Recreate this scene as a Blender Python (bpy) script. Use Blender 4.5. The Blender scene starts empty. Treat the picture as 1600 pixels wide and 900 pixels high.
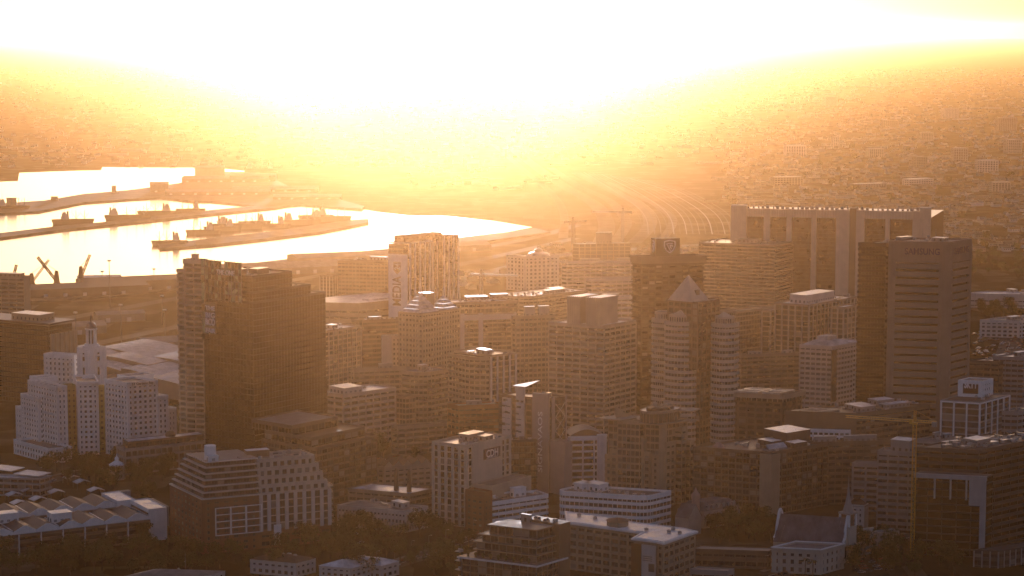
import bpy, math, random
from math import sin, cos, tan, radians, atan2, pi, hypot, sqrt
from mathutils import Vector, Matrix
R = random.Random(7)
SC = bpy.context.scene
COL = SC.collection

# ---------------------------------------------------------------- camera
W_PX, H_PX, F_PX = 1600.0, 900.0, 3465.0
CAM_H = 300.0                       # a hilltop viewpoint above the flat city
PITCH = math.atan(403.0 / F_PX)
CS, SN = cos(PITCH), sin(PITCH)
cam_d = bpy.data.cameras.new('camera')
cam = bpy.data.objects.new('camera', cam_d)
COL.objects.link(cam)
cam.location = (0, 0, CAM_H)
cam.rotation_euler = (pi / 2 - PITCH, 0, 0)
cam_d.sensor_width = 36.0
cam_d.lens = F_PX / W_PX * 36.0
cam_d.clip_start = 5.0
cam_d.clip_end = 200000.0
SC.camera = cam

# ---------------------------------------------------------------- sky, sun, exposure
SUN_AZ, SUN_EL = radians(-2.0), radians(2.3)
world = bpy.data.worlds.new('World')
SC.world = world
world.use_nodes = True
wn, wl = world.node_tree.nodes, world.node_tree.links
sky = wn.new('ShaderNodeTexSky')
sky.sky_type = 'NISHITA'
sky.sun_disc = False
sky.sun_elevation = SUN_EL
sky.sun_rotation = SUN_AZ
sky.altitude = 300
sky.air_density = 0.6
sky.dust_density = 3.3
sky.ozone_density = 1.0
bg = wn['Background']
bg.inputs['Strength'].default_value = 0.147
tint = wn.new('ShaderNodeVectorMath')         # dawn air: a little less green, a little more violet
tint.operation = 'MULTIPLY'
tint.inputs[1].default_value = (1.0, 0.88, 1.02)
wl.new(sky.outputs[0], tint.inputs[0])
wl.new(tint.outputs[0], bg.inputs['Color'])
sun_d = bpy.data.lights.new('sun', 'SUN')
sun_d.energy = 2.1
sun_d.angle = radians(0.5)
sun_d.color = (1.0, 0.76, 0.70)
sun = bpy.data.objects.new('sun', sun_d)
COL.objects.link(sun)
SV = Vector((sin(SUN_AZ) * cos(SUN_EL), cos(SUN_AZ) * cos(SUN_EL), sin(SUN_EL)))
sun.rotation_euler = SV.to_track_quat('Z', 'Y').to_euler()
sun.location = (0, 3000, 900)
SC.view_settings.view_transform = 'Standard'
SC.view_settings.look = 'None'
SC.view_settings.gamma = 1.0
SC.view_settings.exposure = 0.6
SC.render.engine = 'CYCLES'
cy = SC.cycles
cy.use_denoising = True
cy.max_bounces = 6
cy.volume_bounces = 0
cy.transparent_max_bounces = 4
cy.caustics_reflective = False
cy.sample_clamp_indirect = 3.0
cy.sample_clamp_direct = 12.0

# ---------------------------------------------------------------- placing helpers
def ground(px, py, z=0.0):
    """the point of the plane at height z seen at (px, py) of the 1600x900 photograph"""
    X, Y = (px - 800.0) / F_PX, (450.0 - py) / F_PX
    dx, dy, dz = X, CS + Y * SN, -SN + Y * CS
    t = (z - CAM_H) / dz
    return Vector((dx * t, dy * t, z))

def height_at(py, y):
    t = (450.0 - py) / F_PX
    return CAM_H + y * (t * CS - SN) / (CS + t * SN)

def depth_of(y, z):
    return y * CS - (z - CAM_H) * SN

def corner(xc, yb, yt):
    """near corner of a building: ground line at yb, roof edge at (xc, yt)"""
    y = ground(xc, yb).y
    z = height_at(yt, y)
    return Vector(((xc - 800.0) / F_PX * depth_of(y, z), y, 0)), z

def run_to(P, z, d, px):
    """length along direction d from P (at height z) until column px"""
    k = (px - 800.0) / F_PX
    dep = depth_of(P.y, z)
    den = d[0] - k * d[1] * CS
    return (k * dep - P.x) / den

# ---------------------------------------------------------------- mesh building
class MB:
    def __init__(s):
        s.v, s.f, s.m = [], [], []
    def face(s, pts, m=0):
        n = len(s.v)
        s.v.extend([tuple(p) for p in pts])
        s.f.append(tuple(range(n, n + len(pts))))
        s.m.append(m)
    def prism(s, poly, z0, z1, m=0, mt=None, bottom=False):
        n = len(s.v); k = len(poly)
        s.v.extend([(p[0], p[1], z0) for p in poly])
        s.v.extend([(p[0], p[1], z1) for p in poly])
        for i in range(k):
            j = (i + 1) % k
            s.f.append((n + i, n + j, n + k + j, n + k + i)); s.m.append(m)
        s.f.append(tuple(range(n + k, n + 2 * k))); s.m.append(m if mt is None else mt)
        if bottom:
            s.f.append(tuple(range(n + k - 1, n - 1, -1))); s.m.append(m)
    def box(s, x0, y0, z0, x1, y1, z1, m=0, mt=None):
        s.prism([(x0, y0), (x1, y0), (x1, y1), (x0, y1)], z0, z1, m, mt, True)
    def taper(s, p0, p1, z0, z1, m=0, mt=None):
        n = len(s.v); k = len(p0)
        s.v.extend([(p[0], p[1], z0) for p in p0]); s.v.extend([(p[0], p[1], z1) for p in p1])
        for i in range(k):
            j = (i + 1) % k
            s.f.append((n + i, n + j, n + k + j, n + k + i)); s.m.append(m)
        s.f.append(tuple(range(n + k, n + 2 * k))); s.m.append(m if mt is None else mt)
        s.f.append(tuple(range(n + k - 1, n - 1, -1))); s.m.append(m)
    def ring(s, outer, inner, z0, z1, m=0):
        k = len(outer); n = len(s.v)
        for P, z in ((outer, z0), (outer, z1), (inner, z1), (inner, z0)):
            s.v.extend([(p[0], p[1], z) for p in P])
        for i in range(k):
            j = (i + 1) % k
            for a in range(4):
                b = (a + 1) % 4
                s.f.append((n + a * k + i, n + a * k + j, n + b * k + j, n + b * k + i)); s.m.append(m)
    def obox(s, o, ax, ay, x0, y0, z0, x1, y1, z1, m=0):
        """box in the frame with origin o and unit plan axes ax, ay"""
        P = [(o[0] + ax[0] * x + ay[0] * y, o[1] + ax[1] * x + ay[1] * y) for x, y in ((x0, y0), (x1, y0), (x1, y1), (x0, y1))]
        s.prism(P, z0, z1, m, None, True)
    def beam(s, a, b, w, m=0, h=None):
        a, b = Vector(a), Vector(b)
        d = (b - a)
        if d.length < 1e-6: return
        d.normalize()
        up = Vector((0, 0, 1)) if abs(d.z) < 0.95 else Vector((0, 1, 0))
        sx = d.cross(up).normalized() * (w / 2)
        sy = sx.cross(d).normalized() * ((h or w) / 2)
        n = len(s.v)
        for p in (a, b):
            for q in (-sx - sy, sx - sy, sx + sy, -sx + sy):
                s.v.append(tuple(p + q))
        for i in range(4):
            j = (i + 1) % 4
            s.f.append((n + i, n + j, n + 4 + j, n + 4 + i)); s.m.append(m)
        s.f.append((n + 3, n + 2, n + 1, n)); s.m.append(m)
        s.f.append((n + 4, n + 5, n + 6, n + 7)); s.m.append(m)
    def tube(s, c, prof, n=12, m=0, a0=0.0):
        """lathe: prof = [(radius, z)...] round the vertical axis at c"""
        b = len(s.v)
        for r, z in prof:
            for i in range(n):
                a = a0 + 2 * pi * i / n
                s.v.append((c[0] + r * cos(a), c[1] + r * sin(a), z))
        for q in range(len(prof) - 1):
            for i in range(n):
                j = (i + 1) % n
                s.f.append((b + q * n + i, b + q * n + j, b + (q + 1) * n + j, b + (q + 1) * n + i)); s.m.append(m)
        s.f.append(tuple(b + (len(prof) - 1) * n + i for i in range(n))); s.m.append(m)
    def mesh(s, name, mats):
        me = bpy.data.meshes.new(name)
        me.from_pydata(s.v, [], s.f)
        for mt in (mats if isinstance(mats, (list, tuple)) else [mats]):
            me.materials.append(mt)
        if any(s.m):
            me.polygons.foreach_set('material_index', s.m)
        me.update()
        return me
    def build(s, name, mats, parent=None, loc=None, rz=0.0, kind=None, label=None):
        return put(name, s.mesh(name, mats), parent, loc, rz, kind, label)

def put(name, me, parent=None, loc=None, rz=0.0, kind=None, label=None):
    o = bpy.data.objects.new(name, me)
    COL.objects.link(o)
    if parent is not None: o.parent = parent
    if loc is not None: o.location = loc
    if rz: o.rotation_euler = (0, 0, rz)
    if kind: o['kind'] = kind
    if label: o['label'] = label
    return o

def thing(name, label, cat, loc=(0, 0, 0), rz=0.0, group=None):
    o = bpy.data.objects.new(name, None)
    COL.objects.link(o)
    o.empty_display_size = 1.0
    o.location = loc
    o.rotation_euler = (0, 0, rz)
    o['label'] = label; o['category'] = cat
    if group: o['group'] = group
    return o

def tag(o, label, cat, group=None):
    o['label'] = label; o['category'] = cat
    if group: o['group'] = group
    return o

def copy_thing(root, loc, rz, label, group=None, scale=None):
    r = root.copy(); COL.objects.link(r)
    r.location = loc; r.rotation_euler = (0, 0, rz)
    if scale: r.scale = scale
    r['label'] = label
    if group: r['group'] = group
    for ch in KIDS.get(root.name, ()):
        c = ch.copy(); COL.objects.link(c); c.parent = r
        for g in KIDS.get(ch.name, ()):
            d = g.copy(); COL.objects.link(d); d.parent = c
    return r
KIDS = {}
def remember(root):
    KIDS[root.name] = [o for o in COL.objects if o.parent == root]
    for c in KIDS[root.name]:
        KIDS[c.name] = [o for o in COL.objects if o.parent == c]

def offset(poly, d):
    """counter-clockwise polygon moved outward by d"""
    out = []; k = len(poly)
    for i in range(k):
        a, b, c = poly[i - 1], poly[i], poly[(i + 1) % k]
        e1 = Vector((b[0] - a[0], b[1] - a[1])).normalized()
        e2 = Vector((c[0] - b[0], c[1] - b[1])).normalized()
        n1, n2 = Vector((e1.y, -e1.x)), Vector((e2.y, -e2.x))
        m = n1 + n2
        q = m / max(0.35, 1 + n1.dot(n2))
        out.append((b[0] + q.x * d, b[1] + q.y * d))
    return out

# ---------------------------------------------------------------- materials
MATS = {}
def _new(name):
    m = bpy.data.materials.new(name); m.use_nodes = True
    nt = m.node_tree
    return m, nt.nodes, nt.links, nt.nodes['Principled BSDF']

def wall(name, col, rough=0.8, spec=0.25, var=0.25, streak=0.3):
    """painted or stone wall: blotches, rain streaks, a fine grain"""
    if name in MATS: return MATS[name]
    m, n, l, p = _new(name)
    tc = n.new('ShaderNodeTexCoord')
    mp = n.new('ShaderNodeMapping'); mp.inputs['Scale'].default_value = (0.9, 0.9, 0.05)
    n1 = n.new('ShaderNodeTexNoise'); n1.inputs['Scale'].default_value = 0.8; n1.inputs['Detail'].default_value = 4
    n2 = n.new('ShaderNodeTexNoise'); n2.inputs['Scale'].default_value = 0.15; n2.inputs['Detail'].default_value = 5
    l.new(tc.outputs['Object'], mp.inputs['Vector']); l.new(mp.outputs[0], n1.inputs['Vector'])
    l.new(tc.outputs['Object'], n2.inputs['Vector'])
    ad = n.new('ShaderNodeMath'); ad.operation = 'MULTIPLY_ADD'; ad.inputs[1].default_value = streak
    l.new(n1.outputs[0], ad.inputs[0])
    m2 = n.new('ShaderNodeMath'); m2.operation = 'MULTIPLY'; m2.inputs[1].default_value = var * 2
    l.new(n2.outputs[0], m2.inputs[0]); l.new(m2.outputs[0], ad.inputs[2])
    oi = n.new('ShaderNodeObjectInfo')
    a3 = n.new('ShaderNodeMath'); a3.operation = 'MULTIPLY_ADD'; a3.inputs[1].default_value = 0.12
    l.new(oi.outputs['Random'], a3.inputs[0]); l.new(ad.outputs[0], a3.inputs[2])
    mr = n.new('ShaderNodeMapRange')
    mr.inputs['From Min'].default_value = 0.0; mr.inputs['From Max'].default_value = streak + var * 2 + 0.12
    mr.inputs['To Min'].default_value = 0.55; mr.inputs['To Max'].default_value = 1.35
    l.new(a3.outputs[0], mr.inputs['Value'])
    mx = n.new('ShaderNodeVectorMath'); mx.operation = 'SCALE'; mx.inputs[0].default_value = col[:3]
    l.new(mr.outputs[0], mx.inputs['Scale'])
    l.new(mx.outputs[0], p.inputs['Base Color'])
    p.inputs['Roughness'].default_value = rough
    p.inputs['Specular IOR Level'].default_value = spec
    bp = n.new('ShaderNodeBump'); bp.inputs['Strength'].default_value = 0.25; bp.inputs['Distance'].default_value = 0.2
    l.new(n1.outputs[0], bp.inputs['Height']); l.new(bp.outputs[0], p.inputs['Normal'])
    MATS[name] = m
    return m

def glass(name, col=(0.02, 0.023, 0.028), rough=0.12, spec=0.5, var=1.0):
    if name in MATS: return MATS[name]
    m, n, l, p = _new(name)
    tc = n.new('ShaderNodeTexCoord')
    n1 = n.new('ShaderNodeTexNoise'); n1.inputs['Scale'].default_value = 0.22; n1.inputs['Detail'].default_value = 3
    vo = n.new('ShaderNodeTexVoronoi'); vo.inputs['Scale'].default_value = 0.3
    l.new(tc.outputs['Object'], n1.inputs['Vector']); l.new(tc.outputs['Object'], vo.inputs['Vector'])
    sp = n.new('ShaderNodeSeparateColor'); l.new(vo.outputs['Color'], sp.inputs[0])
    mr = n.new('ShaderNodeMapRange'); mr.inputs['To Min'].default_value = 0.4; mr.inputs['To Max'].default_value = 0.4 + 1.6 * var
    l.new(sp.outputs[0], mr.inputs['Value'])
    mx = n.new('ShaderNodeVectorMath'); mx.operation = 'SCALE'; mx.inputs[0].default_value = col
    l.new(mr.outputs[0], mx.inputs['Scale']); l.new(mx.outputs[0], p.inputs['Base Color'])
    p.inputs['Roughness'].default_value = rough
    p.inputs['Specular IOR Level'].default_value = spec
    bp = n.new('ShaderNodeBump'); bp.inputs['Strength'].default_value = 0.15; bp.inputs['Distance'].default_value = 0.3
    l.new(n1.outputs[0], bp.inputs['Height']); l.new(bp.outputs[0], p.inputs['Normal'])
    MATS[name] = m
    return m

def sheet(name, col, rough=0.45, spec=0.5, metal=0.0, scale=0.15, lines=0.0):
    """roofs: stained sheets, gravel, bitumen"""
    if name in MATS: return MATS[name]
    m, n, l, p = _new(name)
    tc = n.new('ShaderNodeTexCoord')
    n1 = n.new('ShaderNodeTexNoise'); n1.inputs['Scale'].default_value = scale; n1.inputs['Detail'].default_value = 7
    n1.inputs['Roughness'].default_value = 0.65
    l.new(tc.outputs['Object'], n1.inputs['Vector'])
    mr = n.new('ShaderNodeMapRange'); mr.inputs['From Min'].default_value = 0.3; mr.inputs['From Max'].default_value = 0.7
    mr.inputs['To Min'].default_value = 0.4; mr.inputs['To Max'].default_value = 1.4
    l.new(n1.outputs[0], mr.inputs['Value'])
    mx = n.new('ShaderNodeVectorMath'); mx.operation = 'SCALE'; mx.inputs[0].default_value = col
    l.new(mr.outputs[0], mx.inputs['Scale']); l.new(mx.outputs[0], p.inputs['Base Color'])
    r2 = n.new('ShaderNodeMapRange'); r2.inputs['From Min'].default_value = 0.3; r2.inputs['From Max'].default_value = 0.7
    r2.inputs['To Min'].default_value = max(0.05, rough - 0.15); r2.inputs['To Max'].default_value = min(1, rough + 0.15)
    l.new(n1.outputs[0], r2.inputs['Value']); l.new(r2.outputs[0], p.inputs['Roughness'])
    p.inputs['Specular IOR Level'].default_value = spec
    p.inputs['Metallic'].default_value = metal
    bp = n.new('ShaderNodeBump'); bp.inputs['Strength'].default_value = 0.3; bp.inputs['Distance'].default_value = 0.147
    n3 = n.new('ShaderNodeTexNoise'); n3.inputs['Scale'].default_value = 1.5; n3.inputs['Detail'].default_value = 3
    l.new(tc.outputs['Object'], n3.inputs['Vector'])
    l.new(n3.outputs[0], bp.inputs['Height']); l.new(bp.outputs[0], p.inputs['Normal'])
    MATS[name] = m
    return m

WHITE = wall('white_paint', (0.82, 0.78, 0.76))
CREAM = wall('cream_paint', (0.50, 0.43, 0.36))
BEIGE = wall('beige_stone', (0.44, 0.36, 0.28))
TAN = wall('tan_concrete', (0.34, 0.265, 0.195))
BROWN = wall('brown_concrete', (0.15, 0.11, 0.085))
BRICK = wall('red_brick_wall', (0.17, 0.075, 0.05))
MATT = [sheet('matt_roof_brown', (.10, .07, .05), 1.0, .0), sheet('matt_roof_grey', (.12, .11, .10), 1.0, .0), sheet('matt_roof_pale', (.16, .145, .13), 1.0, .0)]
GREY = wall('grey_concrete', (0.30, 0.28, 0.27))
DGREY = wall('dark_grey_cladding', (0.07, 0.065, 0.062), 0.6)
ORANGE = wall('ochre_cladding', (0.32, 0.14, 0.06))
GLASS = glass('window_glass')
BLACKGL = glass('black_curtain_glass', (0.008, 0.008, 0.009), 0.2, 0.3, 0.2)
BLUEGL = glass('grey_curtain_glass', (0.04, 0.045, 0.05), 0.15)
BLACKCLAD = wall('black_cladding', (0.018, 0.016, 0.015), 0.45, 0.4)
BLIND = wall('pale_blind', (0.22, 0.19, 0.16))
WARMGL = wall('curtained_pane', (0.07, 0.055, 0.045), 0.4)
R_WHITE = sheet('white_sheet_roof', (0.62, 0.60, 0.60), 0.42, 0.5)
R_GREY = sheet('grey_roof_felt', (0.17, 0.155, 0.15), 0.62, 0.4)
R_DARK = sheet('dark_roof_bitumen', (0.06, 0.055, 0.055), 0.6, 0.4)
R_MATTP = sheet('weathered_pale_roof', (0.52, 0.49, 0.48), 0.65, 0.35)
R_METAL = sheet('bare_metal_sheet', (0.5, 0.48, 0.46), 0.38, 0.5, 0.85)
R_TILE = sheet('brown_roof_tiles', (0.12, 0.07, 0.05), 0.7, 0.3)
R_SLATE = sheet('grey_slate_roof', (0.11, 0.105, 0.12), 0.55, 0.4)
STEEL = wall('painted_steel', (0.16, 0.15, 0.15), 0.45, 0.5)
YELLOW = wall('yellow_crane_paint', (0.60, 0.30, 0.03), 0.45, 0.5)
LET = wall('sign_letters', (0.85, 0.82, 0.82), 0.5)
PALE = wall('pale_plaster', (0.58, 0.52, 0.47))
# ---------------------------------------------------------------- building parts
def edge_info(poly, i):
    a, b = poly[i], poly[(i + 1) % len(poly)]
    d = Vector((b[0] - a[0], b[1] - a[1])); L = d.length
    if L < 1e-6: return None
    d /= L
    return Vector(a), d, Vector((d.y, -d.x)), L          # start, along, outward, length

def pane_mesh(w, h, gm, split=1, fm=None):
    """one window: pane with a mullion and a thin frame, centred, facing -Y"""
    m = MB()
    m.face([(-w / 2, 0, 0), (w / 2, 0, 0), (w / 2, 0, h), (-w / 2, 0, h)], 0)
    t = 0.09
    for k in range(split + 1):
        x = -w / 2 + w * k / split
        m.box(x - t / 2, -0.06, 0, x + t / 2, -0.002, h, 1)
    m.box(-w / 2, -0.062, -0.02, w / 2, -0.003, 0.09, 1)
    return m.mesh('window', [gm, fm or STEEL])

WINDOWS = {}
def block(root, poly, z0, z1, wm=BEIGE, gm=GLASS, fh=3.6, band=0.45, bay=3.6, pier=0.5, dp=0.35, db=0.3,
          blank=(), win='auto', roof=R_GREY, par=1.1, seed=0, pm=None, edges=None, bands=True, core=None,
          blankm=None, top=0.9, split=2, skip_low=0, pier_top=0.0, pier_edges=None):
    """a storeyed volume: glazed core, floor bands, piers, panes, roof and parapet"""
    rng = random.Random(seed + int(z1 * 10))
    k = len(poly)
    pm = pm or wm
    H = z1 - z0
    nf = max(1, round(H / fh)); f = H / nf
    vis = list(range(k)) if edges is None else list(edges)
    c = MB(); c.prism(poly, z0, z1 - 0.05, 0, 0)
    c.build('glazing', core or gm, root)
    # floor bands, one part a floor
    ob = offset(poly, db)
    hb = band * f
    if bands:
        bm_ = MB(); bm_.prism(ob, 0, hb, 0, 0, True); me = bm_.mesh('floor_band', wm)
        for j in range(1, nf):
            put('floor_band', me, root, (0, 0, z0 + j * f - hb * 0.45))
        if skip_low == 0 and z0 < 2:
            put('floor_band', me, root, (0, 0, z0 + 0.003 - hb * 0.45))
    # top: cornice, roof deck, parapet
    ct = MB(); ct.prism(ob, z1 - max(hb * top, 0.3), z1, 0, 1, True); ct.build('cornice', [wm, roof], root)
    if par > 0:
        pr = MB(); pr.ring(offset(poly, db + 0.004), offset(poly, db - 0.32), z1 - 0.06, z1 + par); pr.build('parapet', wm, root)
    # blank faces
    for i in blank:
        e = edge_info(poly, i)
        m = MB(); m.obox(e[0], e[1], e[2], -db - 0.02, -0.2, z0 + 0.01, e[3] + db + 0.02, db + 0.03, z1 + max(par, 0) * 0.99)
        m.build('blank_wall', blankm or wm, root)
    wj = [MB(), MB(), MB()]
    if win == 'auto':
        cnt = 0
        for i in vis:
            e = edge_info(poly, i)
            if e and i not in blank: cnt += max(1, round(e[3] / bay)) * (nf - skip_low)
        have = WINDOWS.get(root.name, 0)
        if have + cnt <= 285 and root.location.y < 1900:
            win = 'each'; WINDOWS[root.name] = have + cnt
        else: win = 'join'
    for i in vis:
        if i in blank: continue
        e = edge_info(poly, i)
        if e is None: continue
        a, d, n, L = e
        nb = max(1, round(L / bay)); s = L / nb
        if pier > 0 and (pier_edges is None or i in pier_edges):
            pmm = MB(); pmm.box(-pier / 2, -dp, 0, pier / 2, 0.1, H - 0.1 + pier_top); pme = pmm.mesh('pier', pm)
            ang = atan2(d.y, d.x)
            for q in range(nb + 1):
                if q == 0 and k < 9:
                    pass
                x = a + d * (s * q)
                if q == 0: x = a + d * (pier / 2 - dp + 0.011)
                if q == nb: x = a + d * (L - pier / 2 + dp - 0.013)
                if k > 12 and q == nb: continue
                put('pier', pme, root, (x.x, x.y, z0 + 0.02 + 0.001 * (i % 3)), ang)
        if win and win != 'none':
            w = s - (pier if pier > 0 else 0.12) - 0.05; h = f - hb - 0.06
            if w < 0.5 or h < 0.4: continue
            ang = atan2(d.y, d.x)
            if win == 'each':
                mes = [pane_mesh(w, h, g, split) for g in (gm, WARMGL, BLIND)]
            for fl in range(skip_low, nf):
                zz = z0 + fl * f + hb * 0.55 + 0.03
                if fl == nf - 1 and zz + h > z1 - hb * top: hh = z1 - hb * top - zz - 0.03
                else: hh = h
                for q in range(nb):
                    x = a + d * (s * (q + 0.5)) + n * 0.08
                    r = rng.random(); g = 0 if r < 0.70 else (1 if r < 0.92 else 2)
                    if win == 'each':
                        o = put('window', mes[g], root, (x.x, x.y, zz), ang)
                        if hh < h: o.scale = (1, 1, max(0.2, hh / h))
                    else:
                        if g == 0 and rng.random() < 0.5: continue
                        A = x - d * (w / 2); B = x + d * (w / 2)
                        drop = hh if rng.random() < 0.5 else hh * rng.uniform(0.3, 0.9)
                        wj[g].face([(A.x, A.y, zz + hh - drop), (B.x, B.y, zz + hh - drop), (B.x, B.y, zz + hh), (A.x, A.y, zz + hh)])
    if win == 'join':
        m = MB()
        for g in range(3):
            o = len(m.v); m.v += wj[g].v; m.f += [tuple(t + o for t in q) for q in wj[g].f]; m.m += [g] * len(wj[g].f)
        if m.v: m.build('windows', [gm, WARMGL, BLIND], root, kind='stuff')
    return f

# roof clutter, built once and shared
def _ac():
    m = MB(); m.box(-1.1, -0.8, 0.25, 1.1, 0.8, 1.5); m.tube((0, 0), [(0.55, 1.5), (0.55, 1.68)], 10, 1)
    for x in (-0.9, 0.9): m.box(x - 0.1, -0.7, 0, x + 0.1, 0.7, 0.25, 1)
    for z in (0.5, 0.75, 1.0, 1.25): m.box(-1.0, -0.84, z, 1.0, -0.8, z + 0.1, 1)
    return m.mesh('air_conditioner', [PALE, STEEL])
def _tank():
    m = MB(); m.tube((0, 0), [(1.2, 0.5), (1.25, 2.6), (0.9, 3.0), (0.25, 3.1)], 14)
    for a in range(4): m.box(0.8 * cos(a * pi / 2 + .8) - .1, 0.8 * sin(a * pi / 2 + .8) - .1, 0, 0.8 * cos(a * pi / 2 + .8) + .1, 0.8 * sin(a * pi / 2 + .8) + .1, 0.5, 1)
    return m.mesh('water_tank', [GREY, STEEL])
def _duct():
    m = MB(); m.box(-3, -0.4, 0.3, 3, 0.4, 1.0)
    for x in (-2.5, 0, 2.5): m.box(x - .08, -0.45, 0, x + .08, 0.45, 0.3)
    m.box(2.4, -0.4, 1.0, 3.0, 0.4, 1.5)
    return m.mesh('roof_duct', R_METAL)
def _sky():
    m = MB(); m.box(-1.6, -0.9, 0, 1.6, 0.9, 0.35)
    m.taper([(-1.5, -.8), (1.5, -.8), (1.5, .8), (-1.5, .8)], [(-1.4, -.05), (1.4, -.05), (1.4, .05), (-1.4, .05)], .35, .9, 1)
    return m.mesh('skylight', [GREY, BLUEGL])
def _mast():
    m = MB(); m.tube((0, 0), [(0.12, 0), (0.09, 4), (0.05, 8)], 6)
    for z in (4, 5.5, 7): m.box(-0.7, -0.03, z, 0.7, 0.03, z + 0.07)
    m.tube((0.45, 0), [(0.05, 3.0), (0.45, 3.2), (0.5, 3.3)], 10)
    return m.mesh('aerial_mast', STEEL)
M_AC, M_TANK, M_DUCT, M_SKY, M_MAST = _ac(), _tank(), _duct(), _sky(), _mast()

def plant(root, x0, y0, x1, y1, z0, z1, m=GREY, roof=R_WHITE, name='plant_room'):
    b = MB(); b.box(x0, y0, z0 - 0.03, x1, y1, z1, 0, 1)
    b.box(x0 - 0.2, y0 - 0.2, z1 - 0.35, x1 + 0.2, y1 + 0.2, z1 + 0.12, 0, 1)
    L = x1 - x0
    n = max(1, int(L / 3.5))
    for i in range(n):
        xx = x0 + L * (i + 0.5) / n
        for q in range(4):
            b.box(xx - 0.9, y0 - 0.09, z0 + 0.7 + q * 0.35, xx + 0.9, y0 - 0.02, z0 + 0.9 + q * 0.35, 2)
    L = y1 - y0; n = max(1, int(L / 4))
    for i in range(n):
        yy = y0 + L * (i + 0.5) / n
        b.box(x0 - 0.08, yy - 0.7, z0 + 0.4, x0 - 0.02, yy + 0.7, min(z1 - 0.6, z0 + 2.4), 2)
    return b.build(name, [m, roof, DGREY], root)

def clutter(root, x0, y0, x1, y1, z, seed=0, n=8, rooms=1, rm=GREY, rh=(2.6, 4.2), rroof=R_WHITE):
    """plant rooms and machinery standing on the rectangle of a flat roof"""
    rng = random.Random(seed * 31 + 5)
    W, L = x1 - x0, y1 - y0
    used = []
    def free(a, b, c, d):
        return all(c < p or a > r or d < q or b > s for p, q, r, s in used)
    for i in range(rooms):
        for t in range(12):
            w, l = W * rng.uniform(0.18, 0.38), L * rng.uniform(0.18, 0.4)
            a, b = rng.uniform(x0 + 1, x1 - w - 1), rng.uniform(y0 + 1, y1 - l - 1)
            if free(a, b, a + w, b + l):
                used.append((a - 1, b - 1, a + w + 1, b + l + 1))
                plant(root, a, b, a + w, b + l, z, z + rng.uniform(*rh), rm, rroof)
                break
    kinds = [('air_conditioner', M_AC)] * 5 + [('roof_duct', M_DUCT)] * 3 + [('skylight', M_SKY)] * 2 + [('water_tank', M_TANK), ('aerial_mast', M_MAST)]
    for i in range(n):
        for t in range(6):
            nm, me = rng.choice(kinds)
            r = 3.2 if nm == 'roof_duct' else 1.6
            if W < 2 * r + 1 or L < 2 * r + 1: continue
            a, b = rng.uniform(x0 + r, x1 - r), rng.uniform(y0 + r, y1 - r)
            if free(a - r, b - r, a + r, b + r):
                used.append((a - r, b - r, a + r, b + r))
                put(nm, me, root, (a, b, z), rng.choice((0, pi / 2, pi)))
                break

class Bld:
    """a building read off the photograph: near corner, roof edge, base line and the two visible faces"""
    def __init__(s, name, label, cat, px, c=36, b=54, group=None):
        xl, xc, xr, yt, yb = px
        P, z = corner(xc, yb, yt)
        s.u = (cos(radians(b)), sin(radians(b))); s.v = (-cos(radians(c)), sin(radians(c)))
        s.W = max(3.0, run_to(P, z, s.u, xr)); s.L = max(3.0, run_to(P, z, s.v, xl))
        s.P, s.z, s.b = P, z, radians(b)
        s.root = thing(name, label, cat, (P.x, P.y, 0), radians(b), group)
        r = radians(180 - c - b)                      # direction of the left face in local axes
        s.lv = (cos(r), sin(r))
        s.poly = s.para(0, 0, s.W, s.L)
        s.square = abs(c + b - 90) < 1e-6
    def para(s, x0, y0, x1, y1):
        return [(x + s.lv[0] * y, s.lv[1] * y) for x, y in ((x0, y0), (x1, y0), (x1, y1), (x0, y1))]
    def local(s, p):
        d = Vector((p[0] - s.P.x, p[1] - s.P.y))
        return (d.x * cos(s.b) + d.y * sin(s.b), -d.x * sin(s.b) + d.y * cos(s.b))
    def left_pt(s, y, out=0.0):
        return (s.lv[0] * y - s.lv[1] * out, s.lv[1] * y + s.lv[0] * out)
    def left_box(s, y0, y1, z0, z1, out, mat, name, inn=-0.3):
        m = MB(); m.obox((0, 0), Vector(s.lv), Vector((-s.lv[1], s.lv[0])), y0, inn, z0, y1, out, z1)
        return m.build(name, mat, s.root)
    def blk(s, poly=None, z0=0.0, z1=None, **k):
        return block(s.root, poly or s.poly, z0, s.z if z1 is None else z1, **k)
    def sub(s, px, c=36, b=54, z0=0.0, **k):
        """a second volume of the same building, read off the photograph too; returns local polygon and height"""
        xl, xc, xr, yt, yb = px
        P, z = corner(xc, yb, yt)
        u = (cos(radians(b)), sin(radians(b))); v = (-cos(radians(c)), sin(radians(c)))
        W = max(2.0, run_to(P, z, u, xr)); L = max(2.0, run_to(P, z, v, xl))
        pts = [(P.x, P.y), (P.x + u[0] * W, P.y + u[1] * W), (P.x + u[0] * W + v[0] * L, P.y + u[1] * W + v[1] * L), (P.x + v[0] * L, P.y + v[1] * L)]
        poly = [s.local(p) for p in pts]
        if k.pop('build', True): block(s.root, poly, z0, z, **k)
        return poly, z
    def stuff_on_roof(s, seed=0, n=8, rooms=1, z=None, **k):
        clutter(s.root, 1.5 + max(0, s.lv[0]) * s.L, 1.5, s.W - 1.5, s.L * s.lv[1] - 1.5, (s.z if z is None else z), seed, n, rooms, **k)

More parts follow.
